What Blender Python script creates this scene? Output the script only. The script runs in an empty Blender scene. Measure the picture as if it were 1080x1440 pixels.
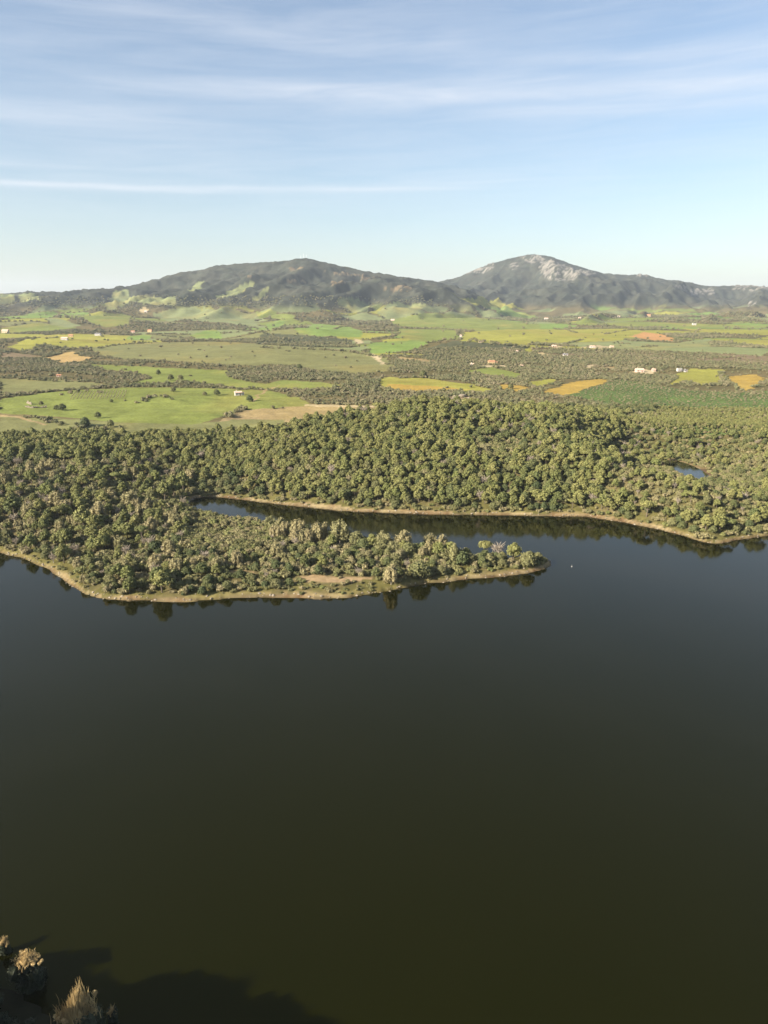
import bpy, math, random
import numpy as np
from mathutils import Vector, Matrix

random.seed(7); rng = np.random.default_rng(11)
R = math.radians
sc = bpy.context.scene
COL = sc.collection

# ------------------------------------------------------------------ camera
CH = 100.0                       # camera height above the lake (m)
FPX = 998.0                      # focal length in photo pixels (1080 x 1440)
HOR = 430.0                      # image row of the horizon
PITCH = math.atan((720 - HOR) / FPX)
cam_d = bpy.data.cameras.new('camera'); cam = bpy.data.objects.new('camera', cam_d); COL.objects.link(cam)
cam.location = (0, 0, CH); cam.rotation_euler = (math.pi/2 - PITCH, 0, 0)
cam_d.sensor_fit = 'VERTICAL'; cam_d.sensor_height = 24; cam_d.sensor_width = 18
cam_d.lens = FPX / 1440 * 24; cam_d.clip_start = 0.5; cam_d.clip_end = 60000
sc.camera = cam

# ------------------------------------------------------------------ light
SUN_EL = 27.0
LDIR = np.array([0.87, 0.50]); LDIR /= np.linalg.norm(LDIR)      # horizontal travel of the light
sd = bpy.data.lights.new('sun', 'SUN'); sun = bpy.data.objects.new('sun', sd); COL.objects.link(sun)
sd.energy = 5.0; sd.angle = R(0.53); sd.color = (1.0, 0.90, 0.76)
dv = Vector((LDIR[0]*math.cos(R(SUN_EL)), LDIR[1]*math.cos(R(SUN_EL)), -math.sin(R(SUN_EL))))
sun.rotation_euler = dv.to_track_quat('-Z', 'Y').to_euler(); sun.location = (-200, -80, 300)

w = bpy.data.worlds.new('World'); sc.world = w; w.use_nodes = True
nt = w.node_tree; N = nt.nodes; L = nt.links; N.clear()
def nd(t, **k):
    n = N.new(t)
    for a, b in k.items(): setattr(n, a, b)
    return n
def mth(op, a, b=None, c=None):
    n = nd('ShaderNodeMath', operation=op)
    for i, v in enumerate((a, b, c)):
        if v is None: continue
        if isinstance(v, (int, float)): n.inputs[i].default_value = v
        else: L.new(v, n.inputs[i])
    return n.outputs[0]
sky = nd('ShaderNodeTexSky', sky_type='NISHITA', sun_disc=False)
sky.sun_elevation = R(SUN_EL); sky.sun_rotation = math.atan2(-LDIR[0], -LDIR[1]); sky.altitude = 100
sky.air_density = 1.0; sky.dust_density = 1.3; sky.ozone_density = 1.3
tc = nd('ShaderNodeTexCoord'); sx = nd('ShaderNodeSeparateXYZ'); L.new(tc.outputs['Generated'], sx.inputs[0])
elev = mth('MULTIPLY', mth('ARCSINE', sx.outputs[2]), 57.2958)          # degrees above the horizon
azim = mth('MULTIPLY', mth('ARCTAN2', sx.outputs[0], sx.outputs[1]), 57.2958)
# thin cirrus: long streaks, almost level
cz = nd('ShaderNodeCombineXYZ')
L.new(mth('MULTIPLY', azim, 0.035), cz.inputs[0])
L.new(mth('ADD', mth('MULTIPLY', elev, 0.40), mth('MULTIPLY', azim, -0.010)), cz.inputs[1])
n1 = nd('ShaderNodeTexNoise'); n1.inputs['Scale'].default_value = 2.3; n1.inputs['Detail'].default_value = 8
n1.inputs['Roughness'].default_value = 0.64; n1.inputs['Distortion'].default_value = 0.5; L.new(cz.outputs[0], n1.inputs['Vector'])
n2 = nd('ShaderNodeTexNoise'); n2.inputs['Scale'].default_value = 0.9; n2.inputs['Detail'].default_value = 3
va = nd('ShaderNodeVectorMath', operation='ADD'); va.inputs[1].default_value = (5.3, 2.1, 0); L.new(cz.outputs[0], va.inputs[0]); L.new(va.outputs[0], n2.inputs['Vector'])
def band(center, width, slope, a0, a1, amp):
    # a level streak: centre elevation, half width in degrees, fading beyond azimuths a0..a1
    e = mth('SUBTRACT', mth('ADD', elev, mth('ADD', mth('MULTIPLY', azim, slope), mth('MULTIPLY', mth('SUBTRACT', n2.outputs[0], 0.5), 2.2))), center)
    g = mth('EXPONENT', mth('MULTIPLY', mth('MULTIPLY', e, e), -1.0/(width*width)))
    mid, hw = (a0+a1)/2, (a1-a0)/2
    d = mth('DIVIDE', mth('SUBTRACT', azim, mid), hw); d2 = mth('MULTIPLY', d, d)
    f = mth('EXPONENT', mth('MULTIPLY', mth('MULTIPLY', d2, d2), -1.0))
    t = mth('MULTIPLY', mth('MULTIPLY', g, f), amp*0.85)
    return mth('MULTIPLY', t, mth('ADD', 0.35, mth('MULTIPLY', n1.outputs[0], 1.3)))
streak = nd('ShaderNodeMapRange'); streak.inputs[1].default_value = 0.36; streak.inputs[2].default_value = 0.80; L.new(n1.outputs[0], streak.inputs[0])
cl = mth('MULTIPLY', streak.outputs[0], 0.24)
for b in ((8.1, 0.26, -0.012, -40, 6, 0.55), (8.6, 0.15, -0.004, 3, 20, 0.16), (14.2, 0.75, 0.004, -14, 45, 0.42), (13.2, 0.5, 0.02, 8, 40, 0.20),
          (17.6, 0.8, 0.030, -20, 6, 0.18), (11.8, 0.7, 0.0, -45, -12, 0.22), (19.2, 0.4, -0.02, 12, 40, 0.22), (16.4, 0.5, 0.03, 6, 45, 0.24), (9.6, 0.3, -0.01, -50, -10, 0.14)):
    cl = mth('ADD', cl, band(*b))
fade = nd('ShaderNodeMapRange'); fade.inputs[1].default_value = 3; fade.inputs[2].default_value = 9; L.new(elev, fade.inputs[0])
cl = mth('MINIMUM', mth('ADD', 0.07, mth('MULTIPLY', cl, fade.outputs[0])), 0.75)
cm = nd('ShaderNodeMix', data_type='RGBA'); L.new(cl, cm.inputs[0]); L.new(sky.outputs[0], cm.inputs[6]); cm.inputs[7].default_value = (5.3, 5.5, 5.9, 1)
bg = nd('ShaderNodeBackground'); bg.inputs[1].default_value = 0.057; L.new(cm.outputs[2], bg.inputs[0])
wo = nd('ShaderNodeOutputWorld'); L.new(bg.outputs[0], wo.inputs[0])

sc.view_settings.view_transform = 'Standard'; sc.view_settings.look = 'None'
sc.view_settings.exposure = 1.6; sc.view_settings.gamma = 1.0
sc.render.engine = 'CYCLES'
sc.cycles.max_bounces = 5; sc.cycles.diffuse_bounces = 2; sc.cycles.glossy_bounces = 2; sc.cycles.volume_bounces = 0
sc.cycles.transparent_max_bounces = 8; sc.cycles.caustics_reflective = False; sc.cycles.caustics_refractive = False

# ------------------------------------------------------------------ camera mathematics
cp, sp_ = math.cos(PITCH), math.sin(PITCH)
def ray(px, py):
    """direction of the sight line through a photo pixel"""
    u = (np.asarray(px, float) - 540) / FPX; v = (720 - np.asarray(py, float)) / FPX
    return np.stack([u, cp + v*sp_, -sp_ + v*cp], -1)
def on_plane(px, py, z=0.0):
    d = ray(px, py); t = (z - CH) / d[..., 2]
    return d[..., 0]*t, d[..., 1]*t
def on_wall(px, py, Y):
    d = ray(px, py); t = Y / d[..., 1]
    return d[..., 0]*t, CH + d[..., 2]*t
def proj(x, y, z):
    z = z - CH
    dep = y*cp - z*sp_; up = y*sp_ + z*cp
    dep = np.where(dep > 1, dep, np.nan)
    return 540 + FPX*x/dep, 720 - FPX*up/dep, dep

# ------------------------------------------------------------------ noise
def _h(ix, iy, s):
    n = (ix.astype(np.int64)*374761393 + iy.astype(np.int64)*668265263 + s*1442695041) & 0xffffffff
    n = ((n ^ (n >> 13)) * 1274126177) & 0xffffffff
    n = n ^ (n >> 16)
    return (n & 0xffffff) / float(0xffffff)
def vnoise(x, y, s=0):
    x = np.asarray(x, float); y = np.asarray(y, float)
    ix = np.floor(x); iy = np.floor(y); fx = x-ix; fy = y-iy
    fx = fx*fx*(3-2*fx); fy = fy*fy*(3-2*fy)
    a = _h(ix, iy, s); b = _h(ix+1, iy, s); c = _h(ix, iy+1, s); d = _h(ix+1, iy+1, s)
    return (a*(1-fx)+b*fx)*(1-fy) + (c*(1-fx)+d*fx)*fy
def fbm(x, y, s=0, o=4, g=0.5):
    t = 0; a = 1; n = 0
    for i in range(o):
        t = t + a*(vnoise(x, y, s+i*17)-0.5)*2; n += a; a *= g; x = x*2.03+3.1; y = y*2.03+1.7
    return t/n
def sstep(a, b, x):
    t = np.clip((x-a)/(b-a), 0, 1); return t*t*(3-2*t)

# ------------------------------------------------------------------ shorelines
south = [(-700,745),(-420,765),(-160,772),(-60,772),(0,777),(30,784),(60,797),(85,812),(105,827),(130,838),(160,843),(210,845),(250,846),(300,843),
         (350,840),(400,841),(450,842),(500,838),(550,830),(600,820),(650,816),(700,811),(740,806),(765,800),(774,795),(769,785)]
north = [(745,781),(715,785),(650,782),(580,776),(510,764),(450,750),(400,740),(340,731),(295,724),(268,714),(264,706)]
inlet = [(275,700),(290,699),(320,700),(345,703),(380,708),(430,713),(480,718),(540,721),(600,723),(660,724),(720,724),(780,726),(830,727),
         (870,733),(900,739),(930,744),(960,753),(985,761),(1010,765),(1040,759),(1080,753),(1140,748),(1300,752),(1500,740),(1900,720)]
pts = south + north + inlet
px_, py_ = np.array([p[0] for p in pts], float), np.array([p[1] for p in pts], float)
X, Y = on_plane(px_, py_)
main_poly = np.concatenate([np.stack([X, Y], 1), [[2600, 420], [2600, 2500], [-2600, 2500], [-2600, 330]]])
near_poly = np.array([[-900,-400],[-900,190],[-420,135],[-230,108],[-140,97],[-84,91],[-66,87],[-58,83],[-50,79],[-44,76],[-36,72],[-28,66],[-16,60],[-10,40],[-20,-20],[10,-100],[20,-400]], float)
def rough(poly, step, amp, s):
    out = []
    n = len(poly)
    for i in range(n):
        a, b = poly[i], poly[(i+1) % n]; l = np.hypot(*(b-a)); k = max(1, int(l/step)) if l < 700 else 1
        for j in range(k): out.append(a+(b-a)*j/k)
    o = np.array(out)
    o[:, 0] += amp*fbm(o[:, 0]/6, o[:, 1]/6, s, 3); o[:, 1] += amp*fbm(o[:, 0]/6+9, o[:, 1]/6, s+5, 3)
    return o
main_poly = rough(main_poly, 3, 1.3, 3); near_poly = rough(near_poly, 5, 2.0, 4)
pond_px = [(931,646),(942,647),(960,650),(974,655),(986,661),(997,668),(990,673),(976,675),(966,670),(952,662),(938,656)]
PONDZ = 4.0
PX, PY = on_plane(np.array([p[0] for p in pond_px], float), np.array([p[1] for p in pond_px], float), PONDZ)
pond_poly = np.stack([PX, PY], 1)
def inside(poly, x, y):
    c = np.zeros(x.shape, bool); n = len(poly)
    for i in range(n):
        x1, y1 = poly[i]; x2, y2 = poly[(i+1) % n]
        if y1 == y2: continue
        m = (y1 > y) != (y2 > y)
        if not m.any(): continue
        c ^= m & (x < (x2-x1)*(y-y1)/(y2-y1)+x1)
    return c
def dist(poly, x, y):
    d = np.full(x.shape, 1e18); n = len(poly)
    for i in range(n):
        x1, y1 = poly[i]; x2, y2 = poly[(i+1) % n]; dx, dy = x2-x1, y2-y1; q = dx*dx+dy*dy
        if q == 0: continue
        t = np.clip(((x-x1)*dx+(y-y1)*dy)/q, 0, 1)
        d = np.minimum(d, (x-x1-t*dx)**2+(y-y1-t*dy)**2)
    return np.sqrt(d)
# signed distances kept on a 3 m grid
GX0, GX1, GY0, GY1, GS = -700, 700, -150, 760, 2.5
gx, gy = np.meshgrid(np.arange(GX0, GX1+GS, GS), np.arange(GY0, GY1+GS, GS), indexing='ij')
_in = inside(main_poly, gx, gy) | inside(near_poly, gx, gy)
SD = np.where(_in, 1, -1)*np.minimum(dist(main_poly, gx, gy), dist(near_poly, gx, gy))
_m = (gx > 50) & (gx < 370) & (gy > 300) & (gy < 590)
PD = np.full(gx.shape, 100.0)
PD[_m] = np.where(inside(pond_poly, gx[_m], gy[_m]), -1, 1)*dist(pond_poly, gx[_m], gy[_m])
def lookup(G, x, y):
    u = np.clip((x-GX0)/GS, 0, G.shape[0]-1.001); v = np.clip((y-GY0)/GS, 0, G.shape[1]-1.001)
    i = u.astype(int); j = v.astype(int); fu = u-i; fv = v-j
    return (G[i, j]*(1-fu)+G[i+1, j]*fu)*(1-fv)+(G[i, j+1]*(1-fu)+G[i+1, j+1]*fu)*fv
def shore(x, y): return lookup(SD, np.asarray(x, float), np.asarray(y, float))
def pondd(x, y):
    x = np.asarray(x, float); y = np.asarray(y, float)
    ok = (x > 60) & (x < 360) & (y > 310) & (y < 580)
    return np.where(ok, lookup(PD, x, y), 100.0)

# ------------------------------------------------------------------ relief
YL, YR = 4300.0, 6000.0
ridgeL = [(-400,418),(-150,409),(0,413),(30,415),(60,411),(110,410),(150,408),(190,404),(225,395),(260,386),(300,375),(330,370),(370,369),(400,367),(420,363.5),(434,363.5),(455,368),(480,374),
          (520,382),(560,388),(600,395),(620,400),(650,412),(690,428),(730,444),(770,452),(1500,470)]
ridgeR = [(-400,450),(400,450),(500,430),(560,412),(612,397),(640,391),(670,379),(690,371),(715,364),(740,358),(752,357),(775,361),(800,370),(830,379),(850,385),(885,387),(900,385.5),(912,387),(930,393),
          (970,398),(1000,404),(1015,402),(1045,402),(1080,404),(1130,400),(1250,408),(1500,415)]
def prof(r, Y):
    a = np.array(r, float); x, z = on_wall(a[:, 0], a[:, 1], Y); return x, z
PLx, PLz = prof(ridgeL, YL); PRx, PRz = prof(ridgeR, YR)
def plain(x, y):
    b = np.interp(y, [0, 560, 700, 1000, 2000, 3500, 5000, 20000], [7, 9, 13, 17, 30, 46, 60, 20])
    k = sstep(500, 1000, y)
    b = b + k*(7*fbm(x/420, y/300, 21, 3) + 2.0*fbm(x/120, y/90, 22, 2))
    k2 = sstep(1800, 3200, y)
    b = b + k2*22*fbm(x/700, y/420, 23, 3)
    def knoll(px, Yc, h, wx, wy):
        xc = (px-540)/FPX*Yc*1.03
        return h*np.exp(-((x-xc)/wx)**2-((y-Yc)/wy)**2)
    b = b + knoll(640, 1350, 16, 130, 130) + knoll(330, 1250, 8, 260, 140) + knoll(420, 1850, 16, 140, 110) + knoll(95, 1500, 8, 90, 80)
    b = b + knoll(60, 2500, 34, 420, 330) + knoll(560, 1700, 8, 60, 100) + knoll(960, 1300, 7, 300, 130)
    return b
def ridge(x, y, Px, Pz, Y0, W, Wb, amp, s):
    t = (Y0-y)/W
    tt = np.clip(t, 0, 1)
    warp = tt*360*fbm(x/900, y/1200, s, 3)
    p = np.interp(x+warp, Px, Pz)
    front = (1-tt)**1.45
    back = np.clip(1-(y-Y0)/Wb, 0, 1)**1.2
    g = np.where(t > 0, front, back)
    zz = 40 + (p-40)*g
    rid = 1-np.abs(fbm(x/430+2*tt, y/900, s+3, 4))*2
    k = np.where(t > 0, np.clip(4*tt*(1-tt), 0, 1)**0.8, 0)
    rid2 = 1-np.abs(fbm(x/150+5*tt, y/420, s+9, 3))*2
    return zz + k*amp*(rid-0.55) + k*amp*0.28*(rid2-0.5) - 200*(np.maximum(t-1, 0)) - 200*np.maximum((y-Y0)/Wb-1, 0)
def height(x, y):
    x = np.asarray(x, float); y = np.asarray(y, float)
    d = shore(x, y)
    far = plain(x, y)
    zL = ridge(x, y, PLx, PLz, YL, 1750, 1500, 85, 31)
    zR = ridge(x, y, PRx, PRz, YR, 2300, 2500, 100, 41)
    far = np.maximum(np.maximum(far, zL), zR)
    # wooded hill behind the inlet
    hx = x-20
    hill = 21*np.exp(-np.abs(hx/np.where(hx < 0, 130, 260))**2.0-((y-485)/np.where(y < 485, 95, 66))**2)
    hill = hill + 5*np.exp(-((x-20)/60)**2-((y-480)/50)**2) + 3*np.exp(-((x-120)/50)**2-((y-455)/40)**2)
    hill = hill*sstep(0, 60, d)
    land = far + hill + 2.2*fbm(x/40, y/40, 51, 3)*sstep(5, 40, d)
    land = np.where(y > 1000, far, land)
    cap = np.where(x < 160*(y/330), 100, 100)
    near = 0.25 + 1.3*(1-np.exp(-np.maximum(d, 0)/3)) + 0.065*np.maximum(d, 0) + 0.3*fbm(x/5, y/5, 52, 2)*sstep(0, 6, d)
    near = np.minimum(near, 60)
    isl = (y < 345) & (x < 90)
    near = near + np.where(isl, 0, 0.40*np.clip(d-4, 0, 42)*sstep(-100, -55, x)*sstep(230, 120, x))
    k = sstep(20, 110, d)
    z = near*(1-k)+land*k
    z = np.where(y > 700, far, z)
    # bank at the foot of the picture: a steep hillside falling to the water, away from the sun
    nb = (y < 200) | (x < -300)
    dn = np.maximum(d, 0)
    bank = 0.3 + 0.55*np.minimum(dn, 28) + 0.05*np.maximum(dn-28, 0) + 1.0*fbm(x/9, y/9, 61, 3)*sstep(0, 5, dn)
    bank = np.minimum(bank, 19)
    z = np.where((y < 140) & (x < 60), bank, z)
    z = np.where(d < 0, np.maximum(-6, d*0.35)-0.15, z)
    # the pond lies in a shallow dish
    pd = pondd(x, y)
    z = np.where(pd < 75, z*sstep(15, 75, pd)+(PONDZ+0.04*np.maximum(pd, 0))*(1-sstep(15, 75, pd)), z)
    z = np.where(pd < 0, PONDZ-0.2+np.maximum(pd*0.3, -1.5), z)
    return z
TT = np.concatenate([np.linspace(60, 700, 500), np.geomspace(702, 12000, 900)])
def hit(px, py):
    """where the sight line of each photo pixel meets the ground"""
    px = np.atleast_1d(np.asarray(px, float)); py = np.atleast_1d(np.asarray(py, float))
    d = ray(px, py); n = np.linalg.norm(d, axis=1, keepdims=True); d = d/n
    xs = d[:, 0:1]*TT; ys = d[:, 1:2]*TT; zs = CH+d[:, 2:3]*TT
    g = np.maximum(height(xs, ys), 0)
    f = zs-g
    below = f < 0
    i = np.where(below.any(1), below.argmax(1), len(TT)-1); i = np.maximum(i, 1)
    r = np.arange(len(px)); f0, f1 = f[r, i-1], f[r, i]
    q = np.clip(f0/np.where(f0-f1 == 0, 1, f0-f1), 0, 1)
    t = TT[i-1]+(TT[i]-TT[i-1])*q
    return d[:, 0]*t, d[:, 1]*t

# ------------------------------------------------------------------ land cover
KA = 0.45
def lin(c):
    c = np.array(c, float)/255
    return np.where(c <= 0.04045, c/12.92, ((c+0.055)/1.055)**2.4)*KA
GREEN=(150,160,84); BGREEN=(146,170,88); PALE=(156,164,112); YELL=(178,176,84); OCH=(208,176,88); TAN=(190,168,122); OLV=(150,150,98); BRN=(152,134,104)
ORG=(222,170,112); ROCK=(164,158,146); DARK=(104,106,78); PLANT=(112,132,74); CREAM=(222,202,160); SAND=(200,172,132)
# (kind, colour, polygon in photo pixels, laid on the relief)   kind: 0 open field, 1 scrub, 2 bare rock, 3 low plantation
F = [
 (0,OLV,[(122,486),(200,482),(300,480),(400,485),(500,492),(545,503),(552,515),(545,522),(500,526),(430,519),(420,512),(340,514),(250,508),(180,505),(140,500)]),
 (0,GREEN,[(104,510),(180,515),(320,521),(322,530),(345,536),(385,541),(378,547),(330,545),(310,541),(270,537),(200,541),(175,541),(212,532),(205,526),(150,520)]),
 (0,GREEN,[(0,560),(60,553),(100,549),(180,545),(300,546),(380,549),(425,562),(445,571),(400,575),(340,580),(300,590),(270,599),(200,601),(165,594),(100,587),(60,585),(0,582)]),
 (0,OLV,[(0,532),(90,534),(150,541),(140,544),(100,548),(0,556)]),
 (0,TAN,[(300,596),(325,583),(345,577),(400,572),(480,571),(540,572),(480,584),(420,592),(380,598),(330,592)]),
 (0,OLV,[(0,585),(30,587),(60,602),(90,606),(150,610),(60,611),(0,611)]),
 (0,OLV,[(-40,596),(60,586),(170,594),(270,597),(330,590),(400,590),(400,604),(300,612),(200,616),(90,612),(-40,616)]),
 (0,GREEN,[(370,541),(400,534),(470,539),(482,542),(440,548),(380,546)]),
 (0,YELL,[(10,488),(50,472),(110,469),(180,472),(200,481),(145,487),(100,490),(60,486),(35,494)]),
 (0,(214,182,122),[(62,503),(85,498),(103,494),(112,500),(130,503),(118,507),(90,511)]),
 (0,BRN,[(0,497),(20,496),(60,501),(60,504),(0,504)]),
 (0,GREEN,[(0,462),(50,454),(110,461),(60,466),(0,470)]),
 (0,PALE,[(63,447),(80,447),(115,458),(95,461),(70,455)]),
 (0,PALE,[(155,418),(160,408),(178,407),(200,415),(230,420),(247,416),(246,427),(215,431),(185,424),(165,430),(150,440),(148,430)]),
 (0,GREEN,[(113,446),(150,440),(172,441),(185,445),(180,457),(150,460),(125,452)]),
 (0,PALE,[(0,413),(20,414),(22,424),(0,428)]), (0,PALE,[(25,414),(50,413),(56,421),(30,424)]),
 (0,PALE,[(303,417),(335,402),(352,398),(358,401),(345,408),(320,418)]),
 (0,PALE,[(263,407),(275,398),(287,397),(280,405),(270,411)]), (0,PALE,[(355,421),(375,403),(380,403),(362,423)]),
 (0,PALE,[(285,431),(300,435),(340,445),(365,455),(360,461),(320,455),(290,445)]), (0,PALE,[(215,440),(270,430),(285,436),(290,448),(235,452)]),
 (0,GREEN,[(358,437),(415,443),(415,450),(370,447)]), (0,BGREEN,[(265,471),(300,463),(312,468),(312,477),(275,475)]),
 (0,BGREEN,[(360,463),(390,450),(400,452),(380,466)]), (0,BGREEN,[(415,463),(440,455),(480,458),(512,465),(508,474),(450,473),(420,468)]),
 (0,BGREEN,[(180,473),(205,470),(215,474),(205,478),(180,478)]),
 (0,PALE,[(475,420),(490,418),(520,425),(515,440),(490,434),(478,430)]), (0,PALE,[(540,432),(560,426),(600,430),(575,445),(545,450),(530,440)]),
 (1,DARK,[(360,476),(372,468),(440,472),(495,478),(495,489),(430,488),(360,484)]),
 (0,GREEN,[(545,450),(600,440),(640,442),(720,452),(760,457),(760,464),(680,466),(600,462),(560,458)]),
 (0,YELL,[(625,409),(650,418),(690,421),(740,434),(715,435),(670,432),(640,417)]), (0,BGREEN,[(688,433),(720,436),(765,447),(740,449),(700,441)]),
 (0,YELL,[(650,467),(720,463),(820,463),(880,462),(905,466),(905,472),(870,480),(780,482),(740,486),(690,485),(650,480)]),
 (0,GREEN,[(560,462),(640,464),(655,478),(640,476),(600,482),(560,474)]), (0,BGREEN,[(520,482),(590,478),(600,484),(570,495),(520,498)]),
 (0,ORG,[(885,473),(905,467),(930,470),(952,477),(945,480),(915,478)]),
 (0,PALE,[(780,484),(880,478),(890,480),(950,482),(1000,476),(1002,487),(940,493),(880,495),(840,490)]),
 (0,YELL,[(960,462),(1000,463),(1080,464),(1120,468),(1080,471),(990,468)]), (0,YELL,[(1000,477),(1080,478),(1130,484),(1080,488),(1030,482)]),
 (0,GREEN,[(820,455),(900,452),(1000,456),(1080,458),(1120,460),(1000,461),(900,460)]),
 (1,DARK,[(590,492),(640,479),(700,483),(745,488),(715,500),(660,510),(600,503)]),
 (1,BRN,[(748,489),(860,492),(1000,496),(1100,502),(1100,520),(1000,513),(900,510),(800,505),(750,500)]),
 (0,GREEN,[(655,521),(690,516),(735,526),(725,533),(690,528)]),
 (0,YELL,[(530,533),(545,530),(600,532),(660,540),(688,547),(680,553),(640,550),(570,551),(540,545)]),
 (0,OCH,[(545,540),(600,542),(660,548),(640,550),(570,550),(548,546)]),
 (0,YELL,[(743,539),(755,535),(785,532),(778,537),(757,546)]), (0,OCH,[(698,546),(705,540),(730,542),(752,548),(730,551)]),
 (0,OCH,[(762,551),(800,539),(840,533),(860,535),(830,544),(805,556),(780,555)]),
 (0,PALE,[(560,565),(580,560),(602,561),(600,568),(575,569)]),
 (3,PLANT,[(800,556),(840,542),(870,534),(905,538),(960,548),(1040,552),(1100,548),(1100,604),(1040,590),(960,584),(900,570),(850,566)]),
 (3,PLANT,[(870,592),(940,575),(1000,576),(1100,590),(1100,610),(1000,612),(900,608)]),
 (0,YELL,[(955,526),(975,518),(1015,520),(1022,527),(1010,538),(990,542),(965,536),(940,542)]),
 (0,OCH,[(1018,531),(1060,526),(1077,532),(1062,545),(1045,551),(1035,541)]),
 (2,SAND,[(603,564),(620,559),(665,557),(660,566),(630,573),(608,570)]),
 (0,CREAM,[(752,497),(763,495),(774,498),(768,501),(756,500)]), (0,CREAM,[(815,489),(840,485),(865,488),(850,491)]),
 (0,CREAM,[(888,523),(905,518),(925,522),(915,526),(895,525)]), (0,CREAM,[(674,513),(712,514),(712,516),(676,516)]),
 (0,CREAM,[(770,487),(785,486),(790,489),(775,490)]),(0,CREAM,[(498,476),(510,479),(512,482),(500,484)]),
 (0,CREAM,[(193,438),(203,431),(210,437),(206,440)]),(0,CREAM,[(820,515),(832,512),(836,518),(825,518)]),(0,TAN,[(838,517),(865,516),(867,518),(845,519)]),
 (0,CREAM,[(430,568.5),(500,570.5),(556,569),(556,571),(500,573),(430,571)]), (0,CREAM,[(518,496),(535,502),(543,512),(539,513),(530,505),(516,498)]), (0,TAN,[(-20,582),(35,587),(66,597),(62,598),(30,588.5),(-20,584)]), (0,TAN,[(352,565),(372,548),(390,542),(391,544),(374,550),(355,567)]),
 (0,TAN,[(555,502),(600,505),(615,509),(600,510),(560,504)]),
 # clearings of the peninsula
 (0,SAND,[(418,812),(440,808),(470,810),(520,812),(528,816),(500,818),(450,820),(432,818)]), (0,OLV,[(490,803),(505,799),(526,801),(526,808),(495,808)]),
 (0,SAND,[(318,803),(345,802),(362,806),(350,812),(325,809)]), (0,TAN,[(30,760),(50,757),(52,763),(32,765)]), (0,GREEN,[(75,790),(110,797),(120,806),(95,806)]),
 (0,TAN,[(375,662),(392,664),(385,668)]), (0,SAND,[(606,632),(618,633),(612,637)]),
 (0,TAN,[(40,752),(52,754),(44,759)]),(0,TAN,[(60,690),(80,694),(70,698)]),
 # rock on the two summits
 (2,ROCK,[(655,386),(672,378),(690,371),(694,378),(672,386)]), (2,ROCK,[(716,370),(728,366),(729,378),(720,382)]), (2,ROCK,[(730,361),(752,358),(772,363),(764,370),(745,371)]),
 (2,ROCK,[(757,373),(770,366),(800,374),(838,386),(812,391),(786,395),(766,390)]), (2,ROCK,[(944,402),(975,406),(1000,405),(1006,415),(984,413),(960,409)]),
 (2,ROCK,[(1013,402),(1045,402),(1095,405),(1090,409),(1030,407)]), (2,ROCK,[(895,386),(908,386),(913,390),(896,390)]), (2,ROCK,[(1050,426),(1062,425),(1064,430),(1052,430)]),
 (2,BRN,[(452,380),(490,384),(535,391),(490,389),(455,384)]), (2,BRN,[(336,393),(352,389),(364,393),(350,398)]), (2,BRN,[(405,376),(425,376),(428,381),(408,381)]), (2,BRN,[(400,395),(428,392),(430,396),(404,398)]),
 (2,BRN,[(540,406),(570,402),(600,408),(560,410)]),(2,BRN,[(465,398),(485,399),(482,403),(466,402)]),
]
polys = []
allp = []; idx = []
for kind, c, P in F:
    q = []
    for i in range(len(P)):
        a, b = P[i], P[(i+1) % len(P)]; l = math.hypot(b[0]-a[0], b[1]-a[1]); k = max(1, int(l/14))
        for j in range(k): q.append((a[0]+(b[0]-a[0])*j/k, a[1]+(b[1]-a[1])*j/k))
    idx.append((len(allp), len(allp)+len(q))); allp += q
ax, ay = hit([p[0] for p in allp], [p[1] for p in allp])
for (kind, c, P), (i0, i1) in zip(F, idx):
    polys.append((kind, lin(c), np.stack([ax[i0:i1], ay[i0:i1]], 1)))

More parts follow.
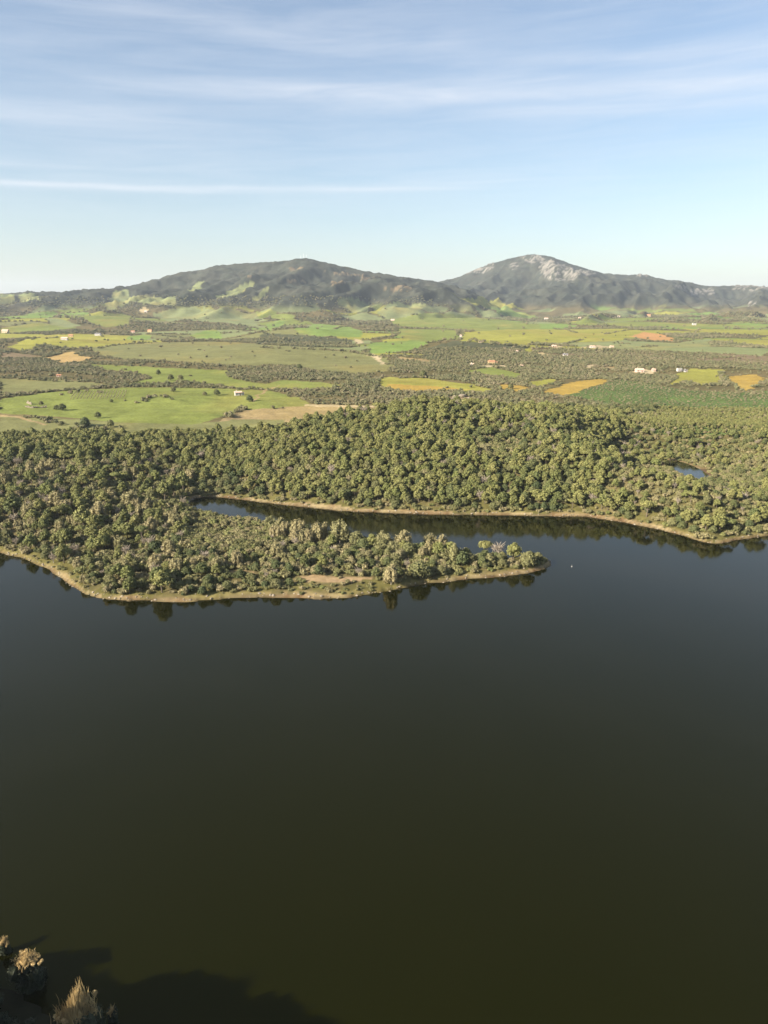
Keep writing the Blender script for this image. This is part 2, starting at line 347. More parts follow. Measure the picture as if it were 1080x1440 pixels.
def cover(x, y, z):
    """colour and cover class of the ground: 0 open, 1 scrub, 2 rock, 3 plantation, 4 wood, 5 shore"""
    x = x.ravel(); y = y.ravel(); n = len(x)
    d = shore(x, y)
    col = np.zeros((n, 3)); cls = np.full(n, 1)
    f1 = fbm(x/60, y/60, 71, 4); f2 = fbm(x/9, y/9, 72, 3); f3 = fbm(x/300, y/300, 73, 3)
    base = lin((108, 104, 66)); alt = lin((148, 132, 92))
    k = np.clip(0.45+0.6*f1+0.3*f2, 0, 1)[:, None]
    col[:] = base*(1-k)+alt*k
    # patchwork of small fields with scrub between them on the far plain
    cw = np.array([230.0, 150.0])
    wx = x+50*fbm(x/200, y/200, 81, 2); wy = y+50*fbm(x/200, y/200, 82, 2)
    ix = np.floor(wx/cw[0]); iy = np.floor(wy/cw[1])
    best = np.full(n, 1e9); sec = np.full(n, 1e9); bid = np.zeros(n)
    for a in (-1, 0, 1):
        for b in (-1, 0, 1):
            jx, jy = ix+a, iy+b
            cx = (jx+0.5+0.8*(_h(jx, jy, 5)-0.5))*cw[0]; cy = (jy+0.5+0.8*(_h(jx, jy, 6)-0.5))*cw[1]
            q = ((wx-cx)/cw[0])**2+((wy-cy)/cw[1])**2
            r = _h(jx, jy, 7)
            new = q < best
            sec = np.where(new, best, np.minimum(sec, q)); bid = np.where(new, r, bid); best = np.where(new, q, best)
    edge = np.sqrt(sec)-np.sqrt(best)
    patch = (y > 1150) & (z < 100+45*f3+np.where(x < -250, 35, 0)) & (bid < 0.62) & (edge > 0.10) & ((y > 1700) | (x < 60) | (bid < 0.34)) & (f1 > -0.55)
    pal = np.array([lin(PALE), lin(GREEN), lin(YELL), lin(OLV), lin(PALE), lin(BGREEN)])
    pi = np.clip((bid/0.62*6).astype(int), 0, 5)
    col[patch] = pal[pi[patch]]; cls[patch] = 0
    # mountain scrub, its grey lightened in place of denser haze
    mt = sstep(70, 120, z)*(y > 2300)
    mc = lin((68, 75, 63))*(1-k)+lin((98, 97, 82))*k
    f4 = fbm(x/35, y/35, 74, 3)[:, None]
    mc = mc*(1+0.45*f4+0.25*fbm(x/11, y/18, 75, 2)[:, None])
    col = col*(1-mt[:, None])+mc*mt[:, None]; cls[mt > 0.5] = 1
    # wood and scrub near the lake
    nr = (y < 620)
    cls[nr] = 4
    kk = np.clip(0.5+0.8*f1+0.5*f2, 0, 1)[:, None]
    nc = lin((112, 108, 66))*(1-kk)+lin((146, 132, 92))*kk
    col[nr] = nc[nr]
    ex = x+3.5*fbm(x/14, y/14, 91, 2)*sstep(300, 900, y)*1.5; ey = y+5*fbm(x/14+7, y/14, 92, 2)*sstep(300, 900, y)*1.5
    for kind, c, P in polys:
        x0, y0 = P.min(0); x1, y1 = P.max(0)
        b = np.where((ex > x0) & (ex < x1) & (ey > y0) & (ey < y1))[0]
        if len(b) == 0: continue
        m = b[inside(P, ex[b], ey[b])]
        if kind == 2:
            s = 9 if P[:, 1].mean() > 2000 else 4
            q = fbm(x[m]/(s*2.2), y[m]/(s*2.2), 95, 4)
            m = m[q > (0.0 if s == 9 else -0.2)]
        cc = c[None, :]*(1+0.20*fbm(x[m]/45, y[m]/45, 96, 4)+0.10*fbm(x[m]/6, y[m]/14, 97, 3))[:, None]
        if kind == 0:
            t = np.clip(fbm(x[m]/70+4, y[m]/110, 98, 4)*1.3, 0, 1)[:, None]
            cc = cc*(1-t*0.5)+lin((196, 172, 98))*t*0.5
        if kind == 2:
            cc = cc*(1+0.35*fbm(x[m]/14, y[m]/14, 99, 3))[:, None]
        col[m] = cc; cls[m] = kind
    # the dry margin left by falling water
    wd = np.maximum(0.9, 2.4+3.2*fbm(x/13, y/13, 101, 3))
    sh = (d > -3) & (d < wd) & (y < 620) & (y > 130)
    s1 = lin((196, 176, 132)); s2 = lin((150, 122, 88)); s3 = lin((150, 142, 84))
    a = np.clip(0.5+fbm(x/5, y/5, 102, 3), 0, 1)[:, None]; g = sstep(-0.2, 0.5, fbm(x/30, y/30, 103, 2)+0.25*(d-1.5))[:, None]
    scol = (s1*a+s2*(1-a))*(1-g*0.8)+s3*g*0.8
    wet = (1-0.55*(1-sstep(0.1, 0.9, d)))[:, None]
    scol = scol*wet
    col[sh] = scol[sh]; cls[sh] = 5
    tr = (d >= wd) & (d < wd+7) & (y < 620) & (y > 130) & (f2 > -0.1)
    col[tr] = lin((124, 118, 70))*(1+0.3*f2[tr][:, None])
    pd = pondd(x, y)
    m = (pd < 3.5+2*f2); col[m] = (lin((124, 102, 78))*(1+0.3*f2)[:, None])[m]; cls[m] = 5
    m = (pd < 7) & (x > PX.mean()-2) & (y > PY.mean()); col[m] = (lin((160, 140, 100))*(1+0.2*f2)[:, None])[m]; cls[m] = 5
    nb = (y < 140); col[nb] = (lin((60, 58, 40))*(1+0.3*f2)[:, None])[nb]; cls[nb] = 4  # near-bank soil darkened, the bank's shade put into its colour
    return np.clip(col, 0.004, 0.9), cls

# ------------------------------------------------------------------ helpers for objects
def newmat(name):
    m = bpy.data.materials.new(name); m.use_nodes = True
    t = m.node_tree; t.nodes.clear()
    o = t.nodes.new('ShaderNodeOutputMaterial'); b = t.nodes.new('ShaderNodeBsdfPrincipled'); t.links.new(b.outputs[0], o.inputs[0])
    b.inputs['Roughness'].default_value = 0.9
    b.inputs['Specular IOR Level'].default_value = 0.2
    return m, t, b
def flat(name, c, rough=0.85, var=0.18, scale=0.8, metal=0.0):
    m, t, b = newmat(name)
    g = t.nodes.new('ShaderNodeTexCoord'); n = t.nodes.new('ShaderNodeTexNoise'); n.inputs['Scale'].default_value = scale; n.inputs['Detail'].default_value = 5
    t.links.new(g.outputs['Object'], n.inputs['Vector'])
    r = t.nodes.new('ShaderNodeValToRGB'); c = np.array(c)
    r.color_ramp.elements[0].position = 0.3; r.color_ramp.elements[0].color = (*np.clip(c*(1-var), 0, 1), 1)
    r.color_ramp.elements[1].position = 0.7; r.color_ramp.elements[1].color = (*np.clip(c*(1+var), 0, 1), 1)
    t.links.new(n.outputs[0], r.inputs[0]); t.links.new(r.outputs[0], b.inputs['Base Color'])
    b.inputs['Roughness'].default_value = rough; b.inputs['Metallic'].default_value = metal
    return m
def leafmat(name, stops, spec=0.25, warm=0.0):
    """foliage: every plant takes its own tint from its random number, every clump a little of its own"""
    m, t, b = newmat(name)
    oi = t.nodes.new('ShaderNodeObjectInfo'); r = t.nodes.new('ShaderNodeValToRGB')
    e = r.color_ramp.elements
    while len(e) < len(stops): e.new(0.5)
    for i, (p, c) in enumerate(stops): e[i].position = p; e[i].color = (*c, 1)
    ln = t.nodes.new('ShaderNodeTexNoise'); ln.inputs['Scale'].default_value = 0.018; ln.inputs['Detail'].default_value = 3; t.links.new(oi.outputs['Location'], ln.inputs['Vector'])
    l2 = t.nodes.new('ShaderNodeMapRange'); l2.inputs[1].default_value = 0.32; l2.inputs[2].default_value = 0.68; l2.inputs[4].default_value = 0.36; t.links.new(ln.outputs[0], l2.inputs[0])
    l3 = t.nodes.new('ShaderNodeMath'); l3.operation = 'MULTIPLY_ADD'; l3.inputs[1].default_value = 0.64; t.links.new(oi.outputs['Random'], l3.inputs[0]); t.links.new(l2.outputs[0], l3.inputs[2])
    t.links.new(l3.outputs[0], r.inputs[0])
    g = t.nodes.new('ShaderNodeTexCoord'); n = t.nodes.new('ShaderNodeTexNoise'); n.inputs['Scale'].default_value = 0.9; n.inputs['Detail'].default_value = 4
    t.links.new(g.outputs['Object'], n.inputs['Vector'])
    mr = t.nodes.new('ShaderNodeMapRange'); mr.inputs[1].default_value = 0.25; mr.inputs[2].default_value = 0.75; mr.inputs[3].default_value = 0.50; mr.inputs[4].default_value = 1.55
    t.links.new(n.outputs[0], mr.inputs[0])
    h = t.nodes.new('ShaderNodeVectorMath'); h.operation = 'SCALE'; t.links.new(r.outputs[0], h.inputs[0]); t.links.new(mr.outputs[0], h.inputs['Scale'])
    t.links.new(h.outputs[0], b.inputs['Base Color'])
    b.inputs['Roughness'].default_value = 0.7; b.inputs['Specular IOR Level'].default_value = spec
    return m
def mesh(name, V, Fc, mat=None, mats=None, mi=None, smooth=False):
    me = bpy.data.meshes.new(name); me.from_pydata([tuple(v) for v in V], [], [tuple(f) for f in Fc])
    if mats:
        for q in mats: me.materials.append(q)
        me.polygons.foreach_set('material_index', np.array(mi, dtype=np.int32))
    elif mat: me.materials.append(mat)
    if smooth: me.polygons.foreach_set('use_smooth', [True]*len(me.polygons))
    me.update(); return me
def link(name, data, parent=None, loc=None):
    o = bpy.data.objects.new(name, data); COL.objects.link(o)
    if parent: o.parent = parent
    if loc is not None: o.location = loc
    return o
def tag(o, label=None, cat=None, group=None, kind=None):
    if label: o['label'] = label
    if cat: o['category'] = cat
    if group: o['group'] = group
    if kind: o['kind'] = kind
    return o
class MB:
    def __init__(s): s.v = []; s.f = []
    def box(s, x0, y0, z0, x1, y1, z1):
        n = len(s.v)
        s.v += [(x0,y0,z0),(x1,y0,z0),(x1,y1,z0),(x0,y1,z0),(x0,y0,z1),(x1,y0,z1),(x1,y1,z1),(x0,y1,z1)]
        s.f += [(n,n+3,n+2,n+1),(n+4,n+5,n+6,n+7),(n,n+1,n+5,n+4),(n+1,n+2,n+6,n+5),(n+2,n+3,n+7,n+6),(n+3,n,n+4,n+7)]
        return s
    def tube(s, pts, rad, k=6):
        rings = []
        for i, p in enumerate(pts):
            p = Vector(p); a = Vector(pts[max(i-1, 0)]); b = Vector(pts[min(i+1, len(pts)-1)]); d = (b-a).normalized()
            u = d.orthogonal().normalized(); v = d.cross(u); n = len(s.v)
            for j in range(k):
                t = 2*math.pi*j/k; s.v.append(tuple(p+(u*math.cos(t)+v*math.sin(t))*rad[i]))
            rings.append(n)
        for a, b in zip(rings, rings[1:]):
            for j in range(k): s.f.append((a+j, a+(j+1) % k, b+(j+1) % k, b+j))
        s.f.append(tuple(rings[0]+j for j in range(k))[::-1]); s.f.append(tuple(rings[-1]+j for j in range(k)))
        return s
    def poly(s, v, f):
        n = len(s.v); s.v += list(v); s.f += [tuple(i+n for i in q) for q in f]; return s
    def mesh(s, name, mat): return mesh(name, s.v, s.f, mat)
    def build(s, name, mat, parent=None, loc=None): return link(name, s.mesh(name, mat), parent, loc)

# ------------------------------------------------------------------ ground
groundmat, gt, gb = newmat('ground')
at = gt.nodes.new('ShaderNodeAttribute'); at.attribute_name = 'cover'
geo = gt.nodes.new('ShaderNodeNewGeometry')
def gnoise(scale, det):
    n = gt.nodes.new('ShaderNodeTexNoise'); n.inputs['Scale'].default_value = scale; n.inputs['Detail'].default_value = det; n.inputs['Roughness'].default_value = 0.62
    gt.links.new(geo.outputs['Position'], n.inputs['Vector']); return n
na = gnoise(0.45, 6); nb_ = gnoise(0.05, 6)
gm = gt.nodes.new('ShaderNodeMapping'); gm.inputs['Scale'].default_value = (0.012, 0.09, 0.0); gm.inputs['Rotation'].default_value = (0, 0, 0.25); gt.links.new(geo.outputs['Position'], gm.inputs[0])
ng = gt.nodes.new('ShaderNodeTexNoise'); ng.inputs['Scale'].default_value = 1.0; ng.inputs['Detail'].default_value = 5; ng.inputs['Roughness'].default_value = 0.6; gt.links.new(gm.outputs[0], ng.inputs['Vector'])
ad0 = gt.nodes.new('ShaderNodeMath'); ad0.operation = 'MULTIPLY_ADD'; ad0.inputs[1].default_value = 0.5; gt.links.new(ng.outputs[0], ad0.inputs[0]); ad1 = gt.nodes.new('ShaderNodeMath'); ad1.operation = 'MULTIPLY'; ad1.inputs[1].default_value = 0.5; gt.links.new(nb_.outputs[0], ad1.inputs[0]); gt.links.new(ad1.outputs[0], ad0.inputs[2])
ad = gt.nodes.new('ShaderNodeMath'); ad.operation = 'ADD'; gt.links.new(na.outputs[0], ad.inputs[0]); gt.links.new(ad0.outputs[0], ad.inputs[1])
mr = gt.nodes.new('ShaderNodeMapRange'); mr.inputs[1].default_value = 0.6; mr.inputs[2].default_value = 1.4; mr.inputs[3].default_value = 0.55; mr.inputs[4].default_value = 1.45
gt.links.new(ad.outputs[0], mr.inputs[0])
vs = gt.nodes.new('ShaderNodeVectorMath'); vs.operation = 'SCALE'; gt.links.new(at.outputs['Color'], vs.inputs[0]); gt.links.new(mr.outputs[0], vs.inputs['Scale'])
gt.links.new(vs.outputs[0], gb.inputs['Base Color']); gb.inputs['Specular IOR Level'].default_value = 0.05; gb.inputs['Roughness'].default_value = 1.0
bu = gt.nodes.new('ShaderNodeBump'); bu.inputs['Strength'].default_value = 0.6; bu.inputs['Distance'].default_value = 1.2
nbm = gnoise(0.12, 7); gt.links.new(nbm.outputs[0], bu.inputs['Height']); gt.links.new(bu.outputs[0], gb.inputs['Normal'])

rows = [-400, -250, -150, -100, -60, -30]
y = 0.0
while y < 16500:
    rows.append(y)
    if y < 50: y += 5
    elif y < 135: y += 2
    elif y < 225: y += 8
    elif y < 620: y += 1.6
    elif y < 1000: y += 1.6+(y-620)/380*5
    elif y < 7000: y += min(20, 6.6+(y-1000)/2500*13)
    else: y += 250
rows = np.array(rows)
ca = np.concatenate([np.linspace(-2.4, -0.66, 60, endpoint=False), np.linspace(-0.66, 0.66, 760), np.linspace(0.66, 2.4, 60)[1:]])
YY, CC = np.meshgrid(rows, ca, indexing='ij')
XX = CC*(np.maximum(YY, 0)+70)
ZZ = height(XX, YY)
far_k = sstep(620, 1500, YY)*(YY > 620)
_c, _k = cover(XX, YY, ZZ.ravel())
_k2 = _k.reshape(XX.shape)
# scrub stands above fields on the mountains, rocks stand out
ZZ += np.where((YY > 2600), (7*fbm(XX/28, YY/28, 111, 3)+16*fbm(XX/95, YY/130, 113, 3)*np.clip((YY < 4250) | ((YY > 4600) & (YY < 5900)), 0, 1))*sstep(60, 120, ZZ), 0)
ZZ += np.where((_k2 == 2) & (YY > 2600), 16*np.abs(fbm(XX/40, YY/40, 112, 3)), 0)
ZZ += np.where((_k2 == 2) & (YY < 2600), 1.8*np.abs(fbm(XX/5, YY/5, 112, 3)), 0)
nr, ncl = XX.shape
V = np.stack([XX, YY, ZZ], -1).reshape(-1, 3)
i = np.arange(nr-1)[:, None]*ncl+np.arange(ncl-1)[None, :]
Q = np.stack([i, i+1, i+1+ncl, i+ncl], -1).reshape(-1, 4)
me = bpy.data.meshes.new('ground'); me.vertices.add(len(V)); me.vertices.foreach_set('co', V.ravel())
me.loops.add(Q.size); me.loops.foreach_set('vertex_index', Q.ravel().astype(np.int32)); me.polygons.add(len(Q))
me.polygons.foreach_set('loop_start', np.arange(0, Q.size, 4, dtype=np.int32)); me.polygons.foreach_set('loop_total', np.full(len(Q), 4, dtype=np.int32))
me.polygons.foreach_set('use_smooth', np.ones(len(Q), bool)); me.update(); me.validate()
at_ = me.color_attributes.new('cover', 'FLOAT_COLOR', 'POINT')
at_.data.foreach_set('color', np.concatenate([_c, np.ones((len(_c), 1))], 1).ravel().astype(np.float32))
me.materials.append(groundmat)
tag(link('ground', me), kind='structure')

# ------------------------------------------------------------------ water
wm, wt, wb = newmat('water')
wb.inputs['Base Color'].default_value = (0.0052, 0.0055, 0.0002, 1); wb.inputs['IOR'].default_value = 1.33; wb.inputs['Specular IOR Level'].default_value = 0.46; wb.inputs['Specular Tint'].default_value = (0.75, 0.65, 0.12, 1)
wb.inputs['Roughness'].default_value = 0.07
wg = wt.nodes.new('ShaderNodeNewGeometry'); mp = wt.nodes.new('ShaderNodeMapping'); mp.inputs['Scale'].default_value = (0.7, 1.0, 1.0); wt.links.new(wg.outputs['Position'], mp.inputs[0])
wr = wt.nodes.new('ShaderNodeTexNoise'); wr.inputs['Scale'].default_value = 0.012; wr.inputs['Detail'].default_value = 5; wt.links.new(mp.outputs[0], wr.inputs['Vector']); wq = wt.nodes.new('ShaderNodeMapRange'); wq.inputs[1].default_value = 0.35; wq.inputs[2].default_value = 0.7; wq.inputs[3].default_value = 0.045; wq.inputs[4].default_value = 0.12; wt.links.new(wr.outputs[0], wq.inputs[0]); wt.links.new(wq.outputs[0], wb.inputs['Roughness'])
wn = wt.nodes.new('ShaderNodeTexNoise'); wn.inputs['Scale'].default_value = 0.9; wn.inputs['Detail'].default_value = 4; wt.links.new(mp.outputs[0], wn.inputs['Vector'])
wbp = wt.nodes.new('ShaderNodeBump'); wbp.inputs['Strength'].default_value = 0.10; wbp.inputs['Distance'].default_value = 0.10; wt.links.new(wn.outputs[0], wbp.inputs['Height']); wt.links.new(wbp.outputs[0], wb.inputs['Normal'])
tag(link('lake', mesh('lake', [(-1500,-900,0),(1500,-900,0),(1500,480,0),(-1500,480,0)], [(0,1,2,3)], wm)), kind='structure')
c0 = pond_poly.mean(0); pp = c0+(pond_poly-c0)*1.25
tag(link('pond', mesh('pond', [(a, b, PONDZ-0.05) for a, b in pp], [tuple(range(len(pp)))[::-1]], wm)), kind='structure')
if bpy.data.objects['pond'].data.polygons[0].normal.z < 0: bpy.data.objects['pond'].data.flip_normals()

# ------------------------------------------------------------------ plants
pine_m = leafmat('pine_needles', [(0.0, (0.070, 0.086, 0.028)), (0.3, (0.132, 0.140, 0.044)), (0.6, (0.185, 0.178, 0.060)), (0.85, (0.145, 0.160, 0.048)), (1.0, (0.245, 0.210, 0.095))])
oak_m = leafmat('evergreen_leaves', [(0.0, (0.050, 0.068, 0.026)), (0.4, (0.098, 0.108, 0.038)), (0.75, (0.150, 0.142, 0.060)), (1.0, (0.225, 0.190, 0.105))])
tam_m = leafmat('feathery_foliage', [(0.0, (0.175, 0.158, 0.070)), (0.5, (0.230, 0.195, 0.098)), (0.8, (0.155, 0.152, 0.062)), (1.0, (0.270, 0.220, 0.130))])
shr_m = leafmat('shrub_leaves', [(0.0, (0.085, 0.098, 0.034)), (0.35, (0.155, 0.148, 0.056)), (0.6, (0.225, 0.190, 0.098)), (0.8, (0.145, 0.158, 0.046)), (1.0, (0.285, 0.235, 0.150))])
far_m = leafmat('far_scrub_leaves', [(0.0, (0.092, 0.102, 0.046)), (0.5, (0.135, 0.130, 0.060)), (0.85, (0.180, 0.155, 0.086)), (1.0, (0.210, 0.170, 0.105))])
bank_shade_m = leafmat('shade_tinted_bank_leaves', [(0.0, (0.020, 0.027, 0.012)), (1.0, (0.036, 0.040, 0.020))])  # leaf colour lowered to near black to carry the bank's shade
twig_m = leafmat('bare_twigs', [(0.0, (0.20, 0.16, 0.115)), (0.5, (0.26, 0.215, 0.16)), (1.0, (0.30, 0.25, 0.20))])
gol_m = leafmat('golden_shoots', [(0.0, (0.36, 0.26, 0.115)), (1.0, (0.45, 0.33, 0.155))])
bark = flat('bark', (0.11, 0.09, 0.065), 0.95, 0.3, 2.0)
palebark = flat('pale_bark', (0.30, 0.26, 0.20), 0.95, 0.25, 2.0)

_ph = (1+5**0.5)/2
ICO_V = np.array([(-1,_ph,0),(1,_ph,0),(-1,-_ph,0),(1,-_ph,0),(0,-1,_ph),(0,1,_ph),(0,-1,-_ph),(0,1,-_ph),(_ph,0,-1),(_ph,0,1),(-_ph,0,-1),(-_ph,0,1)]); ICO_V /= np.linalg.norm(ICO_V[0])
ICO_F = [(0,11,5),(0,5,1),(0,1,7),(0,7,10),(0,10,11),(1,5,9),(5,11,4),(11,10,2),(10,7,6),(7,1,8),(3,9,4),(3,4,2),(3,2,6),(3,6,8),(3,8,9),(4,9,5),(2,4,11),(6,2,10),(8,6,7),(9,8,1)]
def subdiv(V, F):
    V = [tuple(v) for v in V]; mid = {}; out = []
    def m(a, b):
        k = (min(a, b), max(a, b))
        if k not in mid:
            p = (np.array(V[a])+np.array(V[b])); p /= np.linalg.norm(p); mid[k] = len(V); V.append(tuple(p))
        return mid[k]
    for a, b, c in F:
        x, y, z = m(a, b), m(b, c), m(c, a); out += [(a, x, z), (b, y, x), (c, z, y), (x, y, z)]
    return np.array(V), out
ICO2 = subdiv(ICO_V, ICO_F)
def crown(lobes, leaf, nleaf, seed, fine=True, up=0.3, core=0.66):
    """lumpy lobes wrapped in many small clumps of leaves: real gaps, light and dark sides"""
    r = np.random.default_rng(seed)
    V = []; Fc = []
    tot = sum(l[3]*l[5] for l in lobes)
    for (cx, cy, cz, rx, ry, rz) in lobes:
        Vs, Fs = ICO2 if fine else (ICO_V, ICO_F)
        n0 = len(V); ph = r.uniform(0, 9, 3)
        d = 1+0.22*np.sin(Vs[:, 0]*3.1+ph[0])*np.sin(Vs[:, 1]*3.7+ph[1])+0.18*r.uniform(-1, 1, len(Vs))
        P = Vs*d[:, None]*core*np.array([rx, ry, rz])+np.array([cx, cy, cz])
        V += [tuple(p) for p in P]; Fc += [tuple(i+n0 for i in f) for f in Fs]
        k = max(6, int(nleaf*rx*rz/tot))
        dirs = r.normal(size=(k, 3)); dirs[:, 2] += up; dirs /= np.linalg.norm(dirs, axis=1, keepdims=True)
        rad = r.uniform(0.64, 1.27, k)
        for a in range(k):
            p = np.array([cx, cy, cz])+dirs[a]*rad[a]*np.array([rx, ry, rz])
            nrm = dirs[a]+r.normal(size=3)*0.55; nrm /= np.linalg.norm(nrm)
            t = np.cross(nrm, r.normal(size=3)); t /= np.linalg.norm(t)+1e-9; b = np.cross(nrm, t)
            s = leaf*r.uniform(0.6, 1.35); n1 = len(V)
            V += [tuple(p+t*s), tuple(p-t*s*0.5+b*s*0.85), tuple(p-t*s*0.5-b*s*0.85)]; Fc.append((n1, n1+1, n1+2))
    return V, Fc
def trunk(h, rad, lean, limbs, seed):
    r = random.Random(seed); m = MB()
    p = [(0, 0, -0.6), (lean*0.25, 0, h*0.3), (lean*0.7, lean*0.2, h*0.65), (lean, lean*0.3, h)]
    m.tube(p, [rad*1.25, rad, rad*0.75, rad*0.4], 6)
    for _ in range(limbs):
        z = r.uniform(0.45, 0.8)*h; a = r.uniform(0, 6.28); l = r.uniform(0.25, 0.4)*h
        m.tube([(lean*0.6, 0, z), (lean*0.6+math.cos(a)*l*0.5, math.sin(a)*l*0.5, z+l*0.35), (lean*0.6+math.cos(a)*l, math.sin(a)*l, z+l*0.75)], [rad*0.5, rad*0.35, rad*0.15], 5)
    return m.v, m.f
def lobes_for(kind, r):
    L_ = []
    if kind == 'pine':        # rounded to irregular dome, 9 m tall, crown on the upper two thirds
        H = 9.0; n = r.integers(20, 27); W = r.uniform(2.4, 3.5)
        L_.append((0, 0, H*0.60, W*0.62, W*0.62, H*0.25))
        for i in range(n):
            a = i*2.4+r.uniform(-.4, .4); f = (i+0.5)/n; rr = W*0.75*(1-f**2.2)+0.25; z = H*(0.42+0.50*f)
            s = r.uniform(0.50, 1.02)*(1.15-0.35*f); L_.append((math.cos(a)*rr*r.uniform(.8, 1.15), math.sin(a)*rr*r.uniform(.8, 1.15), z+r.uniform(-.4, .4), s*1.15, s*1.15, s*0.85))
    elif kind == 'umbrella':  # flat-topped stone pine
        H = 9.0
        L_.append((0, 0, 7.2, 2.8, 2.8, 1.1))
        for i in range(13):
            a = i*2.4; rr = 3.1*math.sqrt((i+0.5)/13); L_.append((math.cos(a)*rr, math.sin(a)*rr, 7.5-0.10*rr*rr+r.uniform(-.2, .2), 1.25, 1.25, 0.85))
    elif kind == 'oak':       # dense round evergreen, 5.5 m
        H = 5.5; n = r.integers(15, 20)
        L_.append((0, 0, 2.6, 2.2, 2.2, 2.2))
        for i in range(n):
            a = i*2.4+r.uniform(-.3, .3); f = (i+0.5)/n; rr = 2.1*(1-f**2)+0.1; z = 1.3+3.2*f
            s = r.uniform(0.5, 1.0); L_.append((math.cos(a)*rr, math.sin(a)*rr, z, s*1.1, s*1.1, s*0.9))
    elif kind == 'tamarisk':  # tall upright plumes, 10 m
        H = 10.0; n = r.integers(9, 13)
        for i in range(n):
            a = i*2.4+r.uniform(-.4, .4); f = (i+0.5)/n; rr = 2.7*math.sqrt(f); h = r.uniform(7.0, 9.6)*(1-0.22*f)
            L_.append((math.cos(a)*rr, math.sin(a)*rr, h-1.9, 1.15, 1.15, 2.1)); L_.append((math.cos(a)*rr*1.12, math.sin(a)*rr*1.12, h-4.2, 1.15, 1.15, 1.7))
    else:                     # shrub, 2.6 m tall and wider than tall
        n = r.integers(9, 14)
        for i in range(n):
            a = i*2.4+r.uniform(-.5, .5); rr = r.uniform(0.2, 1.7); s = r.uniform(0.45, 0.95)
            L_.append((math.cos(a)*rr, math.sin(a)*rr, 0.9+r.uniform(-.2, .5), s, s, s*r.uniform(.8, 1.15)))
    return L_
KINDS = {'pine': (7, 0.30, 2400, pine_m, bark), 'umbrella': (2, 0.30, 2200, pine_m, bark), 'oak': (5, 0.27, 1500, oak_m, bark),
         'tamarisk': (5, 0.30, 2600, tam_m, palebark), 'shrub': (6, 0.22, 800, shr_m, None)}
PROTO = {}; STUFFCOL = {}
for ki, (k, (nv, leaf, nl, lm, bm_)) in enumerate(KINDS.items()):
    PROTO[k] = []
    c_ = bpy.data.collections.new(k+'_models'); STUFFCOL[k] = c_
    for v in range(nv):
        r = np.random.default_rng(100*ki+v)
        cv, cf = crown(lobes_for(k, r), leaf, nl, 100*ki+v+7, up=0.35 if k != 'tamarisk' else 0.1)
        cm_ = mesh(k+'_crown', cv, cf, lm)
        tm_ = None; av, af, ai = list(cv), list(cf), [0]*len(cf)
        if bm_:
            h = {'pine': 6.2, 'umbrella': 7.0, 'oak': 3.2, 'tamarisk': 6.0}[k]
            tv, tf = trunk(h, {'pine': .22, 'umbrella': .26, 'oak': .2, 'tamarisk': .17}[k], r.uniform(-.5, .5), 5 if k != 'oak' else 3, v)
            tm_ = mesh(k+'_trunk', tv, tf, bm_)
            n0 = len(av); av += tv; af += [tuple(i+n0 for i in f) for f in tf]; ai += [1]*len(tf)
        one = mesh(k+'_whole', av, af, mats=[lm, bm_] if bm_ else [lm], mi=ai)
        PROTO[k].append((cm_, tm_, one))
        po = bpy.data.objects.new(k+'_model', one); c_.objects.link(po)
# bare grey trees
PROTO['bare'] = []; STUFFCOL['bare'] = bpy.data.collections.new('bare_models')
for v in range(3):
    r = random.Random(900+v); m = MB(); t = MB()
    m.tube([(0, 0, -.5), (0.1, 0, 2.2), (0.3, 0.1, 4.2)], [.2, .16, .1], 6)
    for q in range(16):
        a = q*2.4; z = 1.3+2.6*r.random(); l = 1.6+1.6*r.random(); e = (math.cos(a)*l*.75+.2, math.sin(a)*l*.75, z+l*.9)
        m.tube([(0.2, 0, z), (math.cos(a)*l*.35+.2, math.sin(a)*l*.35, z+l*.4), e], [.09, .07, .03], 4)
        for _ in range(5):
            b = a+r.uniform(-.8, .8); k = r.uniform(.3, 1); s = (0.2+math.cos(a)*l*.75*k, math.sin(a)*l*.75*k, z+l*.9*k)
            t.tube([s, (s[0]+math.cos(b)*.7, s[1]+math.sin(b)*.7, s[2]+r.uniform(.4, .9))], [.05, .02], 3)
    cv, cf = t.v, t.f
    tv, tf = crown([(math.cos(q)*1.2, math.sin(q)*1.2, 3.6+.5*math.sin(q*3), 1.0, 1.0, 1.1) for q in range(6)], 0.16, 420, v, core=0.02)
    n0 = len(cv); cv = cv+tv; cf = cf+[tuple(i+n0 for i in f) for f in tf]
    cm_ = mesh('bare_twigs', cv, cf, twig_m); tm_ = mesh('bare_trunk', m.v, m.f, palebark)
    n0 = len(cv); one = mesh('bare_whole', cv+m.v, cf+[tuple(i+n0 for i in f) for f in m.f], mats=[twig_m, palebark], mi=[0]*len(cf)+[1]*len(m.f))
    PROTO['bare'].append((cm_, tm_, one)); po = bpy.data.objects.new('bare_model', one); STUFFCOL['bare'].objects.link(po)
# coarse bushes for the far plain
STUFFCOL['far'] = bpy.data.collections.new('far_models')
for v in range(6):
    r = np.random.default_rng(700+v)
    L_ = [(r.uniform(-2.2, 2.2), r.uniform(-2.2, 2.2), r.uniform(1.2, 2.8), r.uniform(1.3, 2.1), r.uniform(1.3, 2.1), r.uniform(1.2, 2.0)) for _ in range(6)]
    cv, cf = crown(L_, 0.5, 190, v, fine=False)
    po = bpy.data.objects.new('far_model', mesh('far_bush', cv, cf, far_m)); STUFFCOL['far'].objects.link(po)

